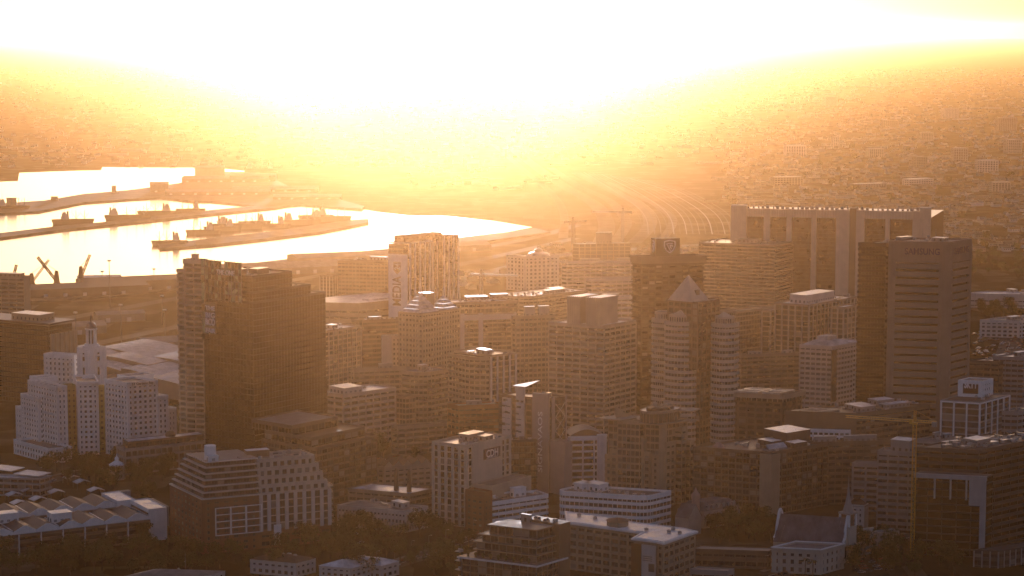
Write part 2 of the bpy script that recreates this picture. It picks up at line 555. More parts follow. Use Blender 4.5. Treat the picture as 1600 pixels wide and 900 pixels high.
def text(body, h, mat, parent, origin, along, up, name='lettering', depth=0.15, width=None, align='CENTER', bold=0.0):
    """raised letters: baseline centre at origin (parent's axes), reading along `along`, tops towards `up`"""
    cu = bpy.data.curves.new(name, 'FONT'); cu.body = body; cu.size = h * 1.38; cu.extrude = depth
    cu.offset = bold * h; cu.align_x = align; cu.resolution_u = 3
    o = bpy.data.objects.new(name, cu); COL.objects.link(o)
    bpy.context.view_layer.update()
    dg = bpy.context.evaluated_depsgraph_get()
    me = bpy.data.meshes.new_from_object(o.evaluated_get(dg)); me.name = name
    bpy.data.objects.remove(o)
    me.materials.clear(); me.materials.append(mat)
    a, u = Vector(along).normalized(), Vector(up).normalized()
    n = a.cross(u)
    M = Matrix((a, u, n)).transposed().to_4x4(); M.translation = Vector(origin)
    if width:
        xs = [v.co.x for v in me.vertices]; sc = width / (max(xs) - min(xs))
        me.transform(Matrix.Scale(sc, 4, (1, 0, 0)))
    r = bpy.data.objects.new(name, me); COL.objects.link(r)
    r.parent = parent; r.matrix_local = M
    return r
# ================================================================ the city, left side
# far-left beige block beside the basin
b = Bld('office_block', 'beige office block at the left edge of the photo, harbour crane behind it', 'building', (-70, 37, 46, 434, 540), 14, 76)
b.blk(fh=4.2, band=0.5, bay=8, wm=TAN, gm=GLASS, edges=[0, 3], win='join', blank=(0,))
plant(b.root, 2, 4, b.W - 2, b.L * 0.5, b.z, b.z + 3.5, TAN)

# dark office with an overhanging flat roof
b = Bld('office_block', 'dark glass office block with overhanging flat roof, left of the white lantern tower', 'building', (-110, 76, 112, 505, 634), 30, 60)
b.blk(fh=4.0, band=0.28, bay=3.0, pier=0.16, dp=0.12, db=0.08, wm=DGREY, gm=BLACKGL, win='none', z1=b.z - 2.5, par=0)
rf = MB(); rf.prism(offset(b.poly, 2.4), b.z - 1.6, b.z, 0, 1, True); rf.build('overhanging_roof', [DGREY, R_GREY], b.root)
m = MB()
for i in range(6): m.box(b.W * 0.03 + i * 5.4, -2.0, 0, b.W * 0.03 + i * 5.4 + 3.8, -0.4, b.z - 9)
m.build('concrete_fins', TAN, b.root, kind='stuff')
plant(b.root, 5, 14, b.W - 5, 44, b.z, b.z + 5, TAN, R_WHITE)
b.stuff_on_roof(3, 6, 0)

# white hotel with a lantern tower
b = Bld('old_hotel_block', 'white block with domed lantern tower standing behind the large white hotel', 'building', (69, 116, 128, 558, 655), 22, 60)
b.blk(fh=3.9, band=0.5, bay=3.9, pier=2.3, dp=0.3, db=0.3, wm=WHITE, edges=[0, 3], roof=R_TILE, par=1.6)
tp, tz = b.sub((121, 141, 165, 547, 662), 35, 55, fh=9, band=0.2, bay=5, pier=3.4, wm=WHITE, win='none', bands=False, gm=GLASS, core=WHITE, edges=[0, 3])
cx = sum(p[0] for p in tp) / 4; cy_ = sum(p[1] for p in tp) / 4
m = MB()
r0 = 4.9
m.tube((cx, cy_), [(r0 + 1.6, tz), (r0 + 1.6, tz + 2.2), (r0 + 0.3, tz + 2.3), (r0 + 0.3, tz + 3.6)], 20); m.build('lantern_base', WHITE, b.root)
m = MB(); m.tube((cx, cy_), [(2.6, tz + 3.5), (2.6, tz + 14.6)], 16); m.build('lantern_core', DGREY, b.root)
cm = MB(); cm.tube((0, 0), [(0.55, 0), (0.5, 10.5), (0.8, 10.7), (0.8, 11.1)], 8); cme = cm.mesh('column', WHITE)
for i in range(10): put('column', cme, b.root, (cx + 3.7 * cos(i * pi / 5), cy_ + 3.7 * sin(i * pi / 5), tz + 3.6))
m = MB(); m.tube((cx, cy_), [(4.7, tz + 14.5), (4.7, tz + 15.4), (4.1, tz + 15.5)], 20); m.build('lantern_ring', WHITE, b.root)
m = MB(); m.tube((cx, cy_), [(4.2, tz + 15.5), (4.1, tz + 17), (3.5, tz + 18.6), (2.4, tz + 19.8), (1.0, tz + 20.5), (0.5, tz + 20.7), (0.4, tz + 22.5), (0.1, tz + 26)], 16); m.build('dome', R_SLATE, b.root)
m = MB()
for i in (0, 3):
    a, d, n, L = edge_info(tp, i)
    q = a + d * (L / 2) + n * 0.42
    for zz, ww, hh in ((tz - 9, 1.1, 3.2), (tz - 20, 0.8, 6.0), (tz - 4, 0.7, 1.2)):
        m.obox(q, d, n, -ww, -0.3, zz, ww, 0.1, zz + hh)
m.build('tower_windows', GLASS, b.root, kind='stuff')

# convention centre: stepped vaulted roofs
b = Bld('convention_centre', 'convention centre with stepped pale vaulted roofs between the lantern tower and the slab tower', 'building', (150, 250, 345, 590, 625), 14, 60)
hw = MB(); hw.prism(b.poly, 0, b.z - 2.0); hw.build('hall_wall', BROWN, b.root)
def vault(x0, y0, x1, y1, zb, zr, seg=9, skew=0.35):
    m = MB(); pts = []
    for i in range(seg + 1):
        t = i / seg
        pts.append((y0 + (y1 - y0) * t, zb + (zr - zb) * sin(pi * (t ** skew if False else t) * 0.5)))
    for i in range(seg):
        (ya, za), (yb_, zb_) = pts[i], pts[i + 1]
        m.face([(x0, ya, za), (x1, ya, za), (x1, yb_, zb_), (x0, yb_, zb_)], 0)
        m.face([(x0, ya, za - 0.7), (x0, yb_, zb_ - 0.7), (x1, yb_, zb_ - 0.7), (x1, ya, za - 0.7)], 1)
    m.face([(x0, ya_, za_) for ya_, za_ in pts] + [(x0, pts[-1][0], 2), (x0, pts[0][0], 2)], 1)
    m.face([(x1, ya_, za_) for ya_, za_ in reversed(pts)] + [(x1, pts[0][0], 2), (x1, pts[-1][0], 2)], 1)
    m.face([(x0, pts[-1][0], pts[-1][1]), (x1, pts[-1][0], pts[-1][1]), (x1, pts[-1][0], 2), (x0, pts[-1][0], 2)], 1)
    m.box(x0, y0 - .5, zb - 1.4, x1, y0 - 0.01, zb + .12, 1)
    m.build('roof_vault', [R_MATTP, TAN], b.root)
for i, (x0, x1, y0, y1, zb, zr) in enumerate(((-2, 60, -8, 26, 15, 20), (6, 64, 26, 60, 17, 25), (8, 30, 60, 96, 19, 26), (30.5, 58, 52, 100, 22, 29), (58.5, 112, 18, 70, 20, 27), (59, 118, 70, 128, 22, 32), (31, 58.6, 100.5, 140, 24, 34), (0, 30, 96.5, 130, 22, 30))):
    vault(x0, y0 - 14, x1, y1 - 14, zb, zb + (zr - zb) * .62)
m = MB(); m.box(62, -30, 0, 130, 2, 16, 0, 1)
for i in range(18): m.box(62.5 + i * 3.7, -30.5, 0, 63.1 + i * 3.7, -30.01, 16.4)
m.build('foyer_block', [BROWN, R_GREY], b.root)

# slab tower with balconies
b = Bld('apartment_tower', 'tall narrow beige tower with stacked balconies and a roof mast', 'building', (288, 316, 322, 410, 705), 18, 72)
b.blk(fh=3.9, band=0.34, bay=7.0, pier=0.7, dp=0.5, db=0.9, wm=BEIGE, gm=GLASS, edges=[0, 3], par=2)
lp, lz = b.sub((278, 290, 293, 423, 703), 18, 72, fh=3.9, band=0.34, bay=7.0, pier=0.7, dp=0.5, db=0.9, wm=BEIGE, edges=[0, 3])
plant(b.root, 1.0, 4.5, 4.2, 9.0, b.z, b.z + 5.5, BEIGE, R_GREY, 'lift_house')
put('aerial_mast', M_MAST, b.root, (2.6, 6.6, b.z + 5.5)).scale = (1, 1, 2.0)

# black glass tower with stepped crown
b = Bld('glass_tower', 'tall black glass tower with stepped crown and a lettered glass screen', 'building', (318, 395, 508, 474, 752), 38, 54)
BT = dict(wm=BLACKCLAD, gm=BLACKGL, band=0.16, pier=0.14, dp=0.16, db=0.1, bay=3.1, fh=3.9, edges=[0, 3], par=1.2, seed=5, core=BLACKGL)
b.blk(win='none', **BT)
t2 = b.para(0, 4, b.W * 0.84, b.L); z2 = height_at(461, b.P.y + 40)
z2 = b.z + 6.5
b.blk(poly=b.para(0.6, 0.6, b.W * 0.80, b.L - 0.6), z0=b.z - 0.2, z1=z2, win='none', **BT)
z3 = b.z + 17
b.blk(poly=b.para(1.2, 1.2, b.W * 0.55, b.L - 1.2), z0=z2 - 0.2, z1=z3, win='none', **BT)
for q in range(4): b.blk(poly=b.para(b.W + 0.35, 2 + q * 2.0, b.W + 3.4, 9 + q * 4), z0=8, z1=b.z * (0.50 - q * 0.07), win='none', **BT)
clutter(b.root, 3, 3, b.W * 0.5, b.L - 3, z3, 9, 14, 2, rm=DGREY, rroof=R_METAL)
clutter(b.root, b.W * 0.57, 3, b.W * 0.78, b.L - 3, z2, 10, 3, 0)
# screen of glass panels standing above the left face, with a lettered board at its outer edge
MIRROR = glass('screen_glass', (0.30, 0.34, 0.20), 0.3, 0.6, 0.6)
ztop = height_at(405, b.P.y + 30)
ny, nz = 12, 6
y_a, y_b = b.L * 0.20, b.L + 0.6
for i in range(ny):
    for j in range(nz):
        ya = y_a + (y_b - y_a) * i / ny; yb_ = y_a + (y_b - y_a) * (i + 1) / ny
        za = b.z + (ztop - b.z) * j / nz; zb = b.z + (ztop - b.z) * (j + 1) / nz
        if R.random() < 0.85: b.left_box(ya + .12, yb_ - .12, za + .12, zb - .12, 0.75, MIRROR if R.random() < (.35 if i > 3 else .5) else BLACKGL, 'glass_panel', 0.6)
sm = MB()
for i in range(ny + 1):
    q = b.left_pt(y_a + (y_b - y_a) * i / ny, 0.9); sm.beam((q[0], q[1], b.z - 1), (q[0], q[1], ztop + 1.0), 0.3)
for j in range(nz + 1):
    q, r = b.left_pt(y_a, 0.9), b.left_pt(y_b, 0.9); z_ = b.z + (ztop - b.z) * j / nz; sm.beam((*q, z_), (*r, z_), 0.28)
sm.build('screen_frame', STEEL, b.root)
for j in range(11):
    b.left_box(b.L - 2.2, b.L + .5, b.z - 28 + j * 4.9, b.z - 23.5 + j * 4.9, 1.3, MIRROR if j % 4 else BLACKGL, 'glass_panel', 0.9)
sgb = b.left_box(b.L - 12.5, b.L - 2.3, b.z - 24, b.z - 2, 1.2, DGREY, 'sign_board', 0.5)
for i, (w_, s_) in enumerate((('THE', 3.0), ('BIG', 3.6), ('BCO', 4.6), ('FAIR', 3.2))):
    q = b.left_pt(b.L - 7.4, 1.35)
    text(w_, s_, LET, sgb, (q[0], q[1], b.z - 7.5 - i * 5.1), (-b.lv[0], -b.lv[1], 0), (0, 0, 1), width=9, depth=0.12, bold=0.03)
q = b.left_pt(b.L * .52, 1.2); text('THE ONE', 3.4, LET, b.root, (q[0], q[1], ztop - 9), (-b.lv[0], -b.lv[1], 0), (0, 0, 1), width=b.L * .36, depth=.12, bold=.03)

# podium to the right of the black tower
b = Bld('office_podium', 'low dark office podium with pale parapet rims right of the black glass tower', 'building', (410, 494, 588, 702, 806), 40, 52)
b.blk(fh=4.2, band=0.3, bay=5.2, pier=0.45, dp=0.35, db=0.25, wm=BROWN, gm=BLACKGL, roof=R_TILE, par=1.0, edges=[0, 3])
block(b.root, b.para(b.W * 0.05, 7, b.W * 0.93, b.L), b.z - 0.1, b.z + 5.5, BROWN, BLACKGL, fh=5, band=0.3, bay=6, roof=R_TILE, par=0.9, edges=[0, 3])
block(b.root, b.para(b.W * 0.05, 24, b.W * 0.80, b.L + 12), b.z + 5.4, b.z + 11, BROWN, BLACKGL, fh=5, band=0.3, bay=6, roof=R_GREY, par=0.9, edges=[0, 3])

# large white hotel with stepped wings
b = Bld('hotel', 'large white hotel with stepped wings and olive recessed bays', 'hotel', (44, 89, 104, 607, 716), 48, 28)
HW = dict(fh=3.75, band=0.52, bay=3.6, pier=1.9, dp=0.28, db=0.28, wm=WHITE, gm=GLASS, edges=[0, 3], roof=R_GREY, par=1.6)
b.blk(**HW)
b.sub((33, 60, 70, 624, 710), 48, 28, **HW); b.sub((25, 48, 58, 643, 706), 48, 28, **HW)
OL = wall('olive_paint', (0.30, 0.25, 0.10))
HC = dict(HW); HC.update(edges=[0, 3])
b.sub((96, 103, 120, 606, 706), 60, 14, **dict(HC, wm=OL))
b.sub((116, 121, 153, 600, 711), 75, 8, **HC)
b.sub((150, 153, 172, 606, 706), 60, 10, **dict(HC, wm=OL))
b.sub((164, 199, 246, 601, 716), 42, 30, **HW)
b.sub((230, 246, 262, 622, 712), 42, 30, **HW); b.sub((250, 262, 275, 641, 708), 42, 30, **HW)
b.sub((22, 76, 112, 704, 724), 48, 28, **dict(HW, fh=5, band=0.4)); b.sub((190, 199, 262, 699, 724), 42, 30, **dict(HW, fh=5, band=0.4))
for px in ((46, 60, 90, 592, 700), (183, 199, 240, 590, 702), (128, 132, 150, 593, 702)):
    pp, pz = b.sub(px, 42, 30, build=False)
    m = MB(); m.prism(pp, b.z - 2, pz, 0, 1); m.build('roof_storey', [WHITE, R_GREY], b.root)
    m = MB(); m.ring(offset(pp, 0.05), offset(pp, -0.3), pz - 0.2, pz + 1.2); m.build('parapet', WHITE, b.root)
pp, pz = b.sub((164, 199, 246, 601, 716), 42, 30, build=False)
a, d, n, L = edge_info(pp, 0); q = a + d * L * 0.5 + n * 0.5
text('ST Gardens Bay', 1.7, DGREY, b.root, (q.x, q.y, pz - 0.6), (d.x, d.y, 0), (0, 0, 1), width=L * 0.72, bold=0.02)

# colonnaded block in front of the hotel
b = Bld('colonnaded_block', 'low grey colonnaded block with flat roof, right of the white hotel', 'building', (184, 196, 324, 703, 742), 60, 32)
b.blk(fh=5.4, band=0.25, bay=4.2, pier=0.8, dp=0.8, db=0.9, wm=GREY, roof=R_GREY, edges=[0, 3], par=0.9)
block(b.root, b.para(4, 5, b.W - 1, b.L), b.z, b.z + 4.2, BROWN, GLASS, fh=4, band=0.3, bay=5, roof=R_WHITE, par=0.3, edges=[0, 3])
m = MB(); m.tube((b.W * 0.62, b.L * 0.7), [(3.6, b.z + 4), (3.6, b.z + 6), (2.4, b.z + 7.4), (0.4, b.z + 8)], 14); m.build('roof_drum', BROWN, b.root)

# brick building with terraces
b = Bld('terraced_block', 'brown brick apartment block with white edged terraces stepping back at its corner', 'building', (266, 316, 405, 782, 866), 60, 24)
BB = dict(fh=3.5, wm=BRICK, gm=GLASS, edges=[0, 3], roof=R_GREY)
b.blk(band=0.5, bay=5.4, pier=3.0, dp=0.3, db=0.25, par=0.3, **BB)
SL = PALE
for k_ in range(6):
    z0 = b.z + k_ * 3.55; i0 = 0.9 * k_
    pk = b.para(i0 * 0.6 + .5, i0 * 0.5 + .3, b.W, b.L - 3.4 * k_ * 0.9)
    m = MB(); m.prism(offset(pk, 0.9), z0 + 0.3, z0 + 0.95, 0, 0, True); m.build('terrace_slab', SL, b.root)
    block(b.root, offset(pk, -1.0), z0, z0 + 3.45, DGREY, GLASS, fh=3.5, band=0.15, bay=3.6, pier=0.22, dp=0.2, db=0.12, par=0, edges=[0, 3], win='each', seed=k_, top=0.4)
    rm_ = MB(); rm_.ring(offset(pk, 0.75), offset(pk, 0.70), z0 + 1.85, z0 + 1.93); rm_.build('railing', STEEL, b.root)
zt = b.z + 6 * 3.55
m = MB(); m.prism(offset(b.para(4, 3, b.W, b.L - 18), 0.6), zt - 0.1, zt + 0.5, 0, 1, True); m.build('roof_slab', [WHITE, R_GREY], b.root)
for yy in (b.W * 0.36, b.W * 0.62, b.W * 0.9):
    m = MB()
    w_ = 4.6
    for j in range(5): m.box(yy - w_, -0.75, 10 + j * 4.0, yy + w_, -0.35, 10.45 + j * 4.0)
    for x_ in (-w_, w_): m.box(yy + x_ - 0.3, -0.8, 10, yy + x_ + 0.3, -0.3, 26.5)
    m.build('white_window_frame', WHITE, b.root)
m = MB(); m.tube((8, 10), [(3.4, zt), (3.4, zt + 8.5), (3.2, zt + 8.6)], 16); m.build('water_tower', WHITE, b.root)
plant(b.root, 5, 3.2, 11, 8, zt, zt + 3.4, WHITE, R_WHITE)
# right half: plaster with punched openings over white piers
X0 = b.W - 1
pR, zR = b.sub((398, 399, 503, 727, 862), 60, 25, build=False)
Wr = run_to(b.P, b.z, b.u, 516)
pr_ = b.para(b.W + 0.4, 0.2, Wr, 24)
block(b.root, pr_, 0, 10, BRICK, GLASS, fh=4.5, band=0.5, bay=6, pier=1.2, edges=[0, 1], roof=R_GREY, seed=2)
block(b.root, b.para(b.W + 0.4, 0.0, Wr, 24), 10.1, b.z + 0.5, CREAM, GLASS, fh=4.5, band=0.12, bay=5.6, pier=2.2, dp=0.5, db=0.2, edges=[0, 1], roof=R_GREY, par=0.9, seed=4, pm=PALE)
for k_ in range(4):
    z0 = b.z + 0.5 + k_ * 4.9
    block(b.root, b.para(b.W + 0.4, 0.7 + k_ * 0.9, Wr - 1.8 - k_ * 2.2, 23), z0, z0 + 4.85, CREAM, GLASS, fh=4.85, band=0.34, bay=4.4, pier=2.0, dp=0.3, db=0.22, edges=[0, 1], roof=R_GREY, par=0.8, seed=k_ + 7)
zt2 = b.z + 0.5 + 4 * 4.9
clutter(b.root, b.W - 12, 4.5, Wr - 10, 21, zt2 - 0.2, 4, 14, 1, rm=BROWN)
m = MB(); m.box(b.W + 8.5, -0.6, 1.5, b.W + 13, -0.4, 13.5); bnr = m.build('banner', WHITE, b.root)
m = MB(); m.tube((0, 0), [(1.0, 0), (1.0, 0.1)], 14); o = m.build('banner_emblem', GREY, bnr, (b.W + 10.7, -0.62, 8)); o.rotation_euler = (pi / 2, 0, 0)
for j in range(7):
    m = MB(); m.box(Wr, 2 + 0.2, 11 + j * 3.6, Wr + 2.6, 12, 11.4 + j * 3.6); m.box(Wr + 2.4, 2.2, 11.4 + j * 3.6, Wr + 2.6, 12, 12.3 + j * 3.6); m.build('balcony', CREAM, b.root)

# long saw-tooth roofed office, bottom left
b = Bld('sawtooth_hall', 'long hall with rows of dark gabled sheds, white gables and two white roof boxes', 'building', (205, 232, 247, 806, 846), 62, 30)
# local -x runs to the lower left along the street front
SW = dict(wm=WHITE, roof=R_WHITE)
b.root['label'] = 'long low hall with dark saw-tooth gables, white gable ends and white roof boxes'
Wg = 13.6; fr = -0.5
def gable_row(y0, y1, x_end, n, zb, rise):
    for i in range(n):
        x1 = x_end - i * Wg; x0 = x1 - Wg + 0.25; xm = (x0 + x1) / 2
        m = MB()
        m.face([(x0, y0, zb), (xm, y0, zb + rise), (xm, y1, zb + rise), (x0, y1, zb)], 0)
        m.face([(xm, y0, zb + rise), (x1, y0, zb), (x1, y1, zb), (xm, y1, zb + rise)], 0)
        m.face([(x0, y1, zb), (xm, y1, zb + rise), (x1, y1, zb)], 1)
        m.build('shed_roof', [R_DARK, WHITE], b.root)
        g = MB(); g.prism([(x0 - .05, y0 - 0.5), (x1 + .05, y0 - 0.5), (x1 + .05, y0 - 0.01), (x0 - .05, y0 - 0.01)], zb - 1.6, zb, 0, 0, True)
        v = [(x0, y0 - 0.45, zb), (x1, y0 - 0.45, zb), (xm + 1.2, y0 - 0.45, zb + rise + 0.25), (xm - 1.2, y0 - 0.45, zb + rise + 0.25)]
        g.face(v); g.face([(p[0], y0 - 0.05, p[2]) for p in reversed(v)])
        for k2 in range(4):
            p, q = v[k2], v[(k2 + 1) % 4]; g.face([q, p, (p[0], y0 - 0.05, p[2]), (q[0], y0 - 0.05, q[2])])
        g.build('gable', WHITE, b.root)
        if i % 2 == 0:
            s_ = MB(); s_.box(x1 - 0.45, y0 + 1, zb + 0.1, x1 + 0.2, y1 - 1, zb + 0.55); s_.build('skylight_strip', R_WHITE, b.root)
zf = 15.0
fp = [(-118, 0), (0, 0), (0, 30), (-118, 30)]
block(b.root, fp, 0, zf - 1.7, BROWN, GLASS, fh=4.4, band=0.42, bay=Wg, pier=0.55, dp=1.3, db=0.9, edges=[0], win='join', par=0, pm=WHITE, roof=R_GREY)
gable_row(0.2, 27, 0, 9, zf, 2.6)
block(b.root, [(-118, 30.3), (-8, 30.3), (-8, 58), (-118, 58)], 0, zf + 0.3, BROWN, GLASS, fh=5, band=0.4, bay=Wg, edges=[0], win='none', par=0)
gable_row(31.5, 57.5, -8, 9, zf + 2.4, 2.6)
for (x0, y0, z0, w_, l_, h_) in ((-84, 20, zf + 1.0, 12, 9, 5.5), (-56, 8, zf + 0.6, 12, 9, 5.5)):
    plant(b.root, x0, y0, x0 + w_, y0 + l_, z0, z0 + h_, WHITE, R_WHITE, 'roof_box')
for (x0, y0, x1, y1) in ((0.3, 0.0, 11, 30), (-7.7, 31, 3, 58.5)):
    block(b.root, [(x0, y0), (x1, y0), (x1, y1), (x0, y1)], 0, zf + 4, WHITE, GLASS, fh=4.4, band=0.45, bay=4, pier=0.5, edges=[1], roof=R_WHITE, par=0.4, blank=(0,))
m = MB(); m.box(3.2, 34, 0, 26, 62, 12, 0, 1); m.box(3.4, 62.2, 0, 12, 66, 18, 0, 1); m.build('rear_wing', [GREY, R_GREY], b.root)

# curved office and car canopies, left edge
b = Bld('office_block', 'low office with stacked curved canopies behind the saw-tooth hall, bottom left', 'building', (-40, 62, 77, 747, 776), 8, 62)
b.blk(fh=4.4, band=0.35, bay=5, wm=GREY, gm=GLASS, roof=R_WHITE, edges=[0, 3], db=1.0, par=0)
for i, (x0, x1, dz) in enumerate(((-6, 10, 1.2), (-5, 9, 2.6))):
    m = MB()
    m.prism([(-2, i * 22), (b.W + 2, i * 22), (b.W + 2, i * 22 + 20), (-2, i * 22 + 20)], b.z + dz, b.z + dz + 0.4, 0, 1, True)
    m.build('roof_canopy', [WHITE, R_WHITE], b.root)
for i, (px, py) in enumerate(((22, 782), (44, 775), (60, 789), (88, 778), (128, 762), (112, 755), (150, 775), (30, 795), (105, 794))):
    p = ground(px, py)
    t = thing('shade_canopy', 'pitched shade canopy over parking behind the saw-tooth hall', 'canopy', (p.x, p.y, 0), radians(30 + (i % 3) * 4), 'shade canopies over the parking')
    m = MB()
    m.face([(-5, -4, 4), (0, -4, 5.6), (0, 4, 5.6), (-5, 4, 4)]); m.face([(0, -4, 5.6), (5, -4, 4), (5, 4, 4), (0, 4, 5.6)])
    m.face([(-5, -4, 3.8), (-5, 4, 3.8), (0, 4, 5.4), (0, -4, 5.4)]); m.face([(0, -4, 5.4), (0, 4, 5.4), (5, 4, 3.8), (5, -4, 3.8)])
    m.build('canopy_roof', R_WHITE, t)
    for sx in (-4.6, 4.6):
        for sy in (-3.6, 3.6):
            q = MB(); q.box(-0.12, -0.12, 0, 0.12, 0.12, 4.0); q.build('post', STEEL, t, (sx, sy, 0))

# little domed pavilion among the trees
p = ground(183, 748)
t = thing('pavilion', 'small white domed pavilion among the trees below the hotel', 'pavilion', (p.x, p.y, 0))
m = MB(); m.tube((0, 0), [(5.4, 9.4), (5.4, 9.9), (4.2, 10.6), (1.4, 12.4), (1.3, 13.2), (1.5, 13.6), (1.2, 14.6), (0.4, 15.3), (0.1, 17)], 12); m.build('roof', WHITE, t)
m = MB(); m.tube((0, 0), [(5.6, 0), (5.6, 5.5)], 12); m.build('base', CREAM, t)
cm = MB(); cm.tube((0, 0), [(0.3, 0), (0.25, 4.0)], 8); cme = cm.mesh('column', WHITE)
for i in range(8): put('column', cme, t, (4.6 * cos(i * pi / 4), 4.6 * sin(i * pi / 4), 5.5))
# ================================================================ the city, middle
# tall office with a vertical name board and flared white ribs
b = Bld('office_tower', 'office tower with white ribs branching at the foot and a vertical MEDIA24 board', 'building', (607, 638.5, 716, 384, 512), 24, 50)
MF = dict(fh=4.0, band=0.22, bay=3.2, pier=0.12, dp=0.1, db=0.08, wm=BROWN, gm=GLASS, edges=[0, 3], win='none')
b.blk(poly=b.para(0, 0, b.W * 0.45, b.L), **MF)
b.blk(poly=b.para(b.W * 0.45 + 0.3, 2.5, b.W * 0.60, b.L), z1=b.z + 1, **MF)
b.blk(poly=b.para(b.W * 0.60 + 0.3, -0.5, b.W, b.L), z1=b.z + 5, **MF)
b.blk(poly=b.para(4, 8, b.W * 0.8, b.L - 4), z0=b.z, z1=b.z + 9, wm=BROWN, gm=GLASS, fh=4.5, edges=[0, 3], par=0.5)
RW = wall('rib_paint', (0.82, 0.77, 0.72))
nr = 11
for i in range(nr):
    x = b.W * (0.015 + 0.97 * i / (nr - 1))
    yo = -0.9 if (x < b.W * .45 or x > b.W * .6) else 1.6
    zt = b.z + (5.5 if x > b.W * .6 else 1.0)
    zs = b.z * (0.42 + 0.1 * ((i * 7) % 3))
    m = MB(); m.beam((x, yo, zs - 0.5), (x, yo, zt + 1), 1.3); m.beam((x, yo, zs), (x - 3.6, yo - .4, 6), 1.1)
    m.beam((x, yo, zs), (x + 3.6, yo - .4, 6), 0.9); m.build('rib', RW, b.root)
nbd = b.left_box(1.0, b.L - 0.4, b.z * 0.10, b.z - 9, 1.5, WHITE, 'name_board', 0.5)
m = MB(); m.ring(offset(b.para(0, 0, b.W * .45, b.L), 0.9), offset(b.para(0, 0, b.W * .45, b.L), 0.1), b.z + 2.2, b.z + 3.0); m.build('roof_frame', RW, b.root)
NB = wall('board_letters', (0.20, 0.11, 0.05))
upv = (b.lv[0], b.lv[1], 0)
q = b.left_pt(b.L * 0.36, 1.6)
text('MEDIA', 10.0, NB, nbd, (q[0], q[1], b.z * 0.44), (0, 0, 1), upv, width=b.z * 0.36, depth=0.1, bold=.012)
zq = b.z * 0.645
m = MB(); P4 = [(.36, 4.5), (.36, 12.5), (.72, 12.5), (.72, 4.5), (.54, 0)]
m.face([(*b.left_pt(b.L * f_, 1.62), zq + h_) for f_, h_ in P4]); m.build('board_emblem', NB, nbd)
q = b.left_pt(b.L * .40, 1.7); text('24', 6.6, WHITE, nbd, (q[0], q[1], zq + 8), (0, 0, 1), upv, width=7, depth=0.05, bold=0.03)

b = Bld('office_block', 'brown flat-roofed block directly left of the ribbed tower', 'building', (528, 640, 650, 411, 487), 12, 60)
b.blk(fh=4, band=0.5, bay=4, wm=BROWN, gm=GLASS, edges=[0, 3], win='none', roof=R_GREY)
b.stuff_on_roof(21, 10, 2)
b = Bld('office_block', 'small brown block with a pale stair wall left of the brown flat-roofed block', 'building', (500, 520, 530, 432, 482), 12, 60)
b.blk(fh=4, wm=BROWN, edges=[0, 3], win='none', pm=PALE)
b = Bld('exhibition_hall', 'wide low hall with plain pale roof behind the black glass tower', 'building', (440, 560, 700, 474, 512), 12, 40)
b.blk(fh=6, band=0.7, bay=10, wm=TAN, edges=[0, 3], win='none', roof=R_WHITE, par=0.2)
m = MB(); m.box(20, 10, b.z, 60, 22, b.z + 1.4); m.build('roof_monitor', R_WHITE, b.root)

b = Bld('office_block', 'tan office block with tall pale piers right of the black glass tower', 'building', (470, 506, 563, 519, 632), 36, 50)
b.blk(fh=4.0, band=0.3, bay=5.6, pier=0.9, dp=0.7, db=0.25, wm=TAN, pm=CREAM, edges=[0, 3], roof=R_WHITE, win='join')
b.stuff_on_roof(31, 9, 1)
b = Bld('office_block', 'plain brown office block behind the small pale block, left of the pyramid-roofed tower', 'building', (550, 566, 640, 502, 610), 34, 20)
b.blk(fh=4.0, band=0.4, bay=4, pier=0.15, wm=BROWN, edges=[0, 3], win='none')
b.stuff_on_roof(32, 12, 1)
b = Bld('office_block', 'small pale block with a bright roof just left of the pyramid-roofed tower', 'building', (597, 612, 632, 527, 640), 34, 20)
b.blk(fh=4.0, band=0.5, bay=3.6, pier=1.6, wm=CREAM, edges=[0, 3], roof=R_WHITE, blank=(3,))
b = Bld('office_block', 'low ochre block with flat roof in front of the small pale block', 'building', (545, 553, 640, 579, 660), 50, 16)
b.blk(fh=4.0, band=0.45, bay=4, pier=0.3, wm=TAN, edges=[0, 3], roof=R_GREY, win='join')
b.stuff_on_roof(33, 6, 1)

# tower with stepped pyramid roofs
b = Bld('pyramid_roof_tower', 'tan tower with pale stepped pyramid roofs below the ribbed tower', 'building', (623, 660, 718, 490, 655), 30, 50)
b.blk(fh=3.9, band=0.5, bay=3.2, pier=1.0, dp=0.4, db=0.35, wm=TAN, edges=[0, 3], par=0.2, win='join')
m = MB(); m.box(-0.9, b.L * 0.15, 10, -0.38, b.L * 0.8, b.z - 9); m.build('pale_panel', CREAM, b.root)
m = MB()
for i in range(5):
    for j in range(13): m.box(-0.98, b.L * (0.2 + 0.12 * i), 14 + j * 3.9, -0.92, b.L * (0.2 + 0.12 * i) + 1.1, 16.2 + j * 3.9)
m.build('panel_windows', GLASS, b.root, kind='stuff')
def pyr(x0, y0, x1, y1, z, st, name='pyramid_roof'):
    m = MB(); cx, cy = (x0 + x1) / 2, (y0 + y1) / 2; w, l = (x1 - x0) / 2, (y1 - y0) / 2
    for k in range(st):
        a, c = 1 - k / st, 1 - (k + 0.82) / st
        m.taper([(cx - w * a, cy - l * a), (cx + w * a, cy - l * a), (cx + w * a, cy + l * a), (cx - w * a, cy + l * a)],
                [(cx - w * c, cy - l * c), (cx + w * c, cy - l * c), (cx + w * c, cy + l * c), (cx - w * c, cy + l * c)], z + k * 3.0, z + k * 3.0 + 2.3)
    m.build(name, R_MATTP, b.root)
pyr(-1, b.L * 0.1, b.W * 0.5, b.L + 1, b.z, 5)
pyr(b.W * 0.55, 0, b.W + 1, b.L * 0.8, b.z - 1, 4)
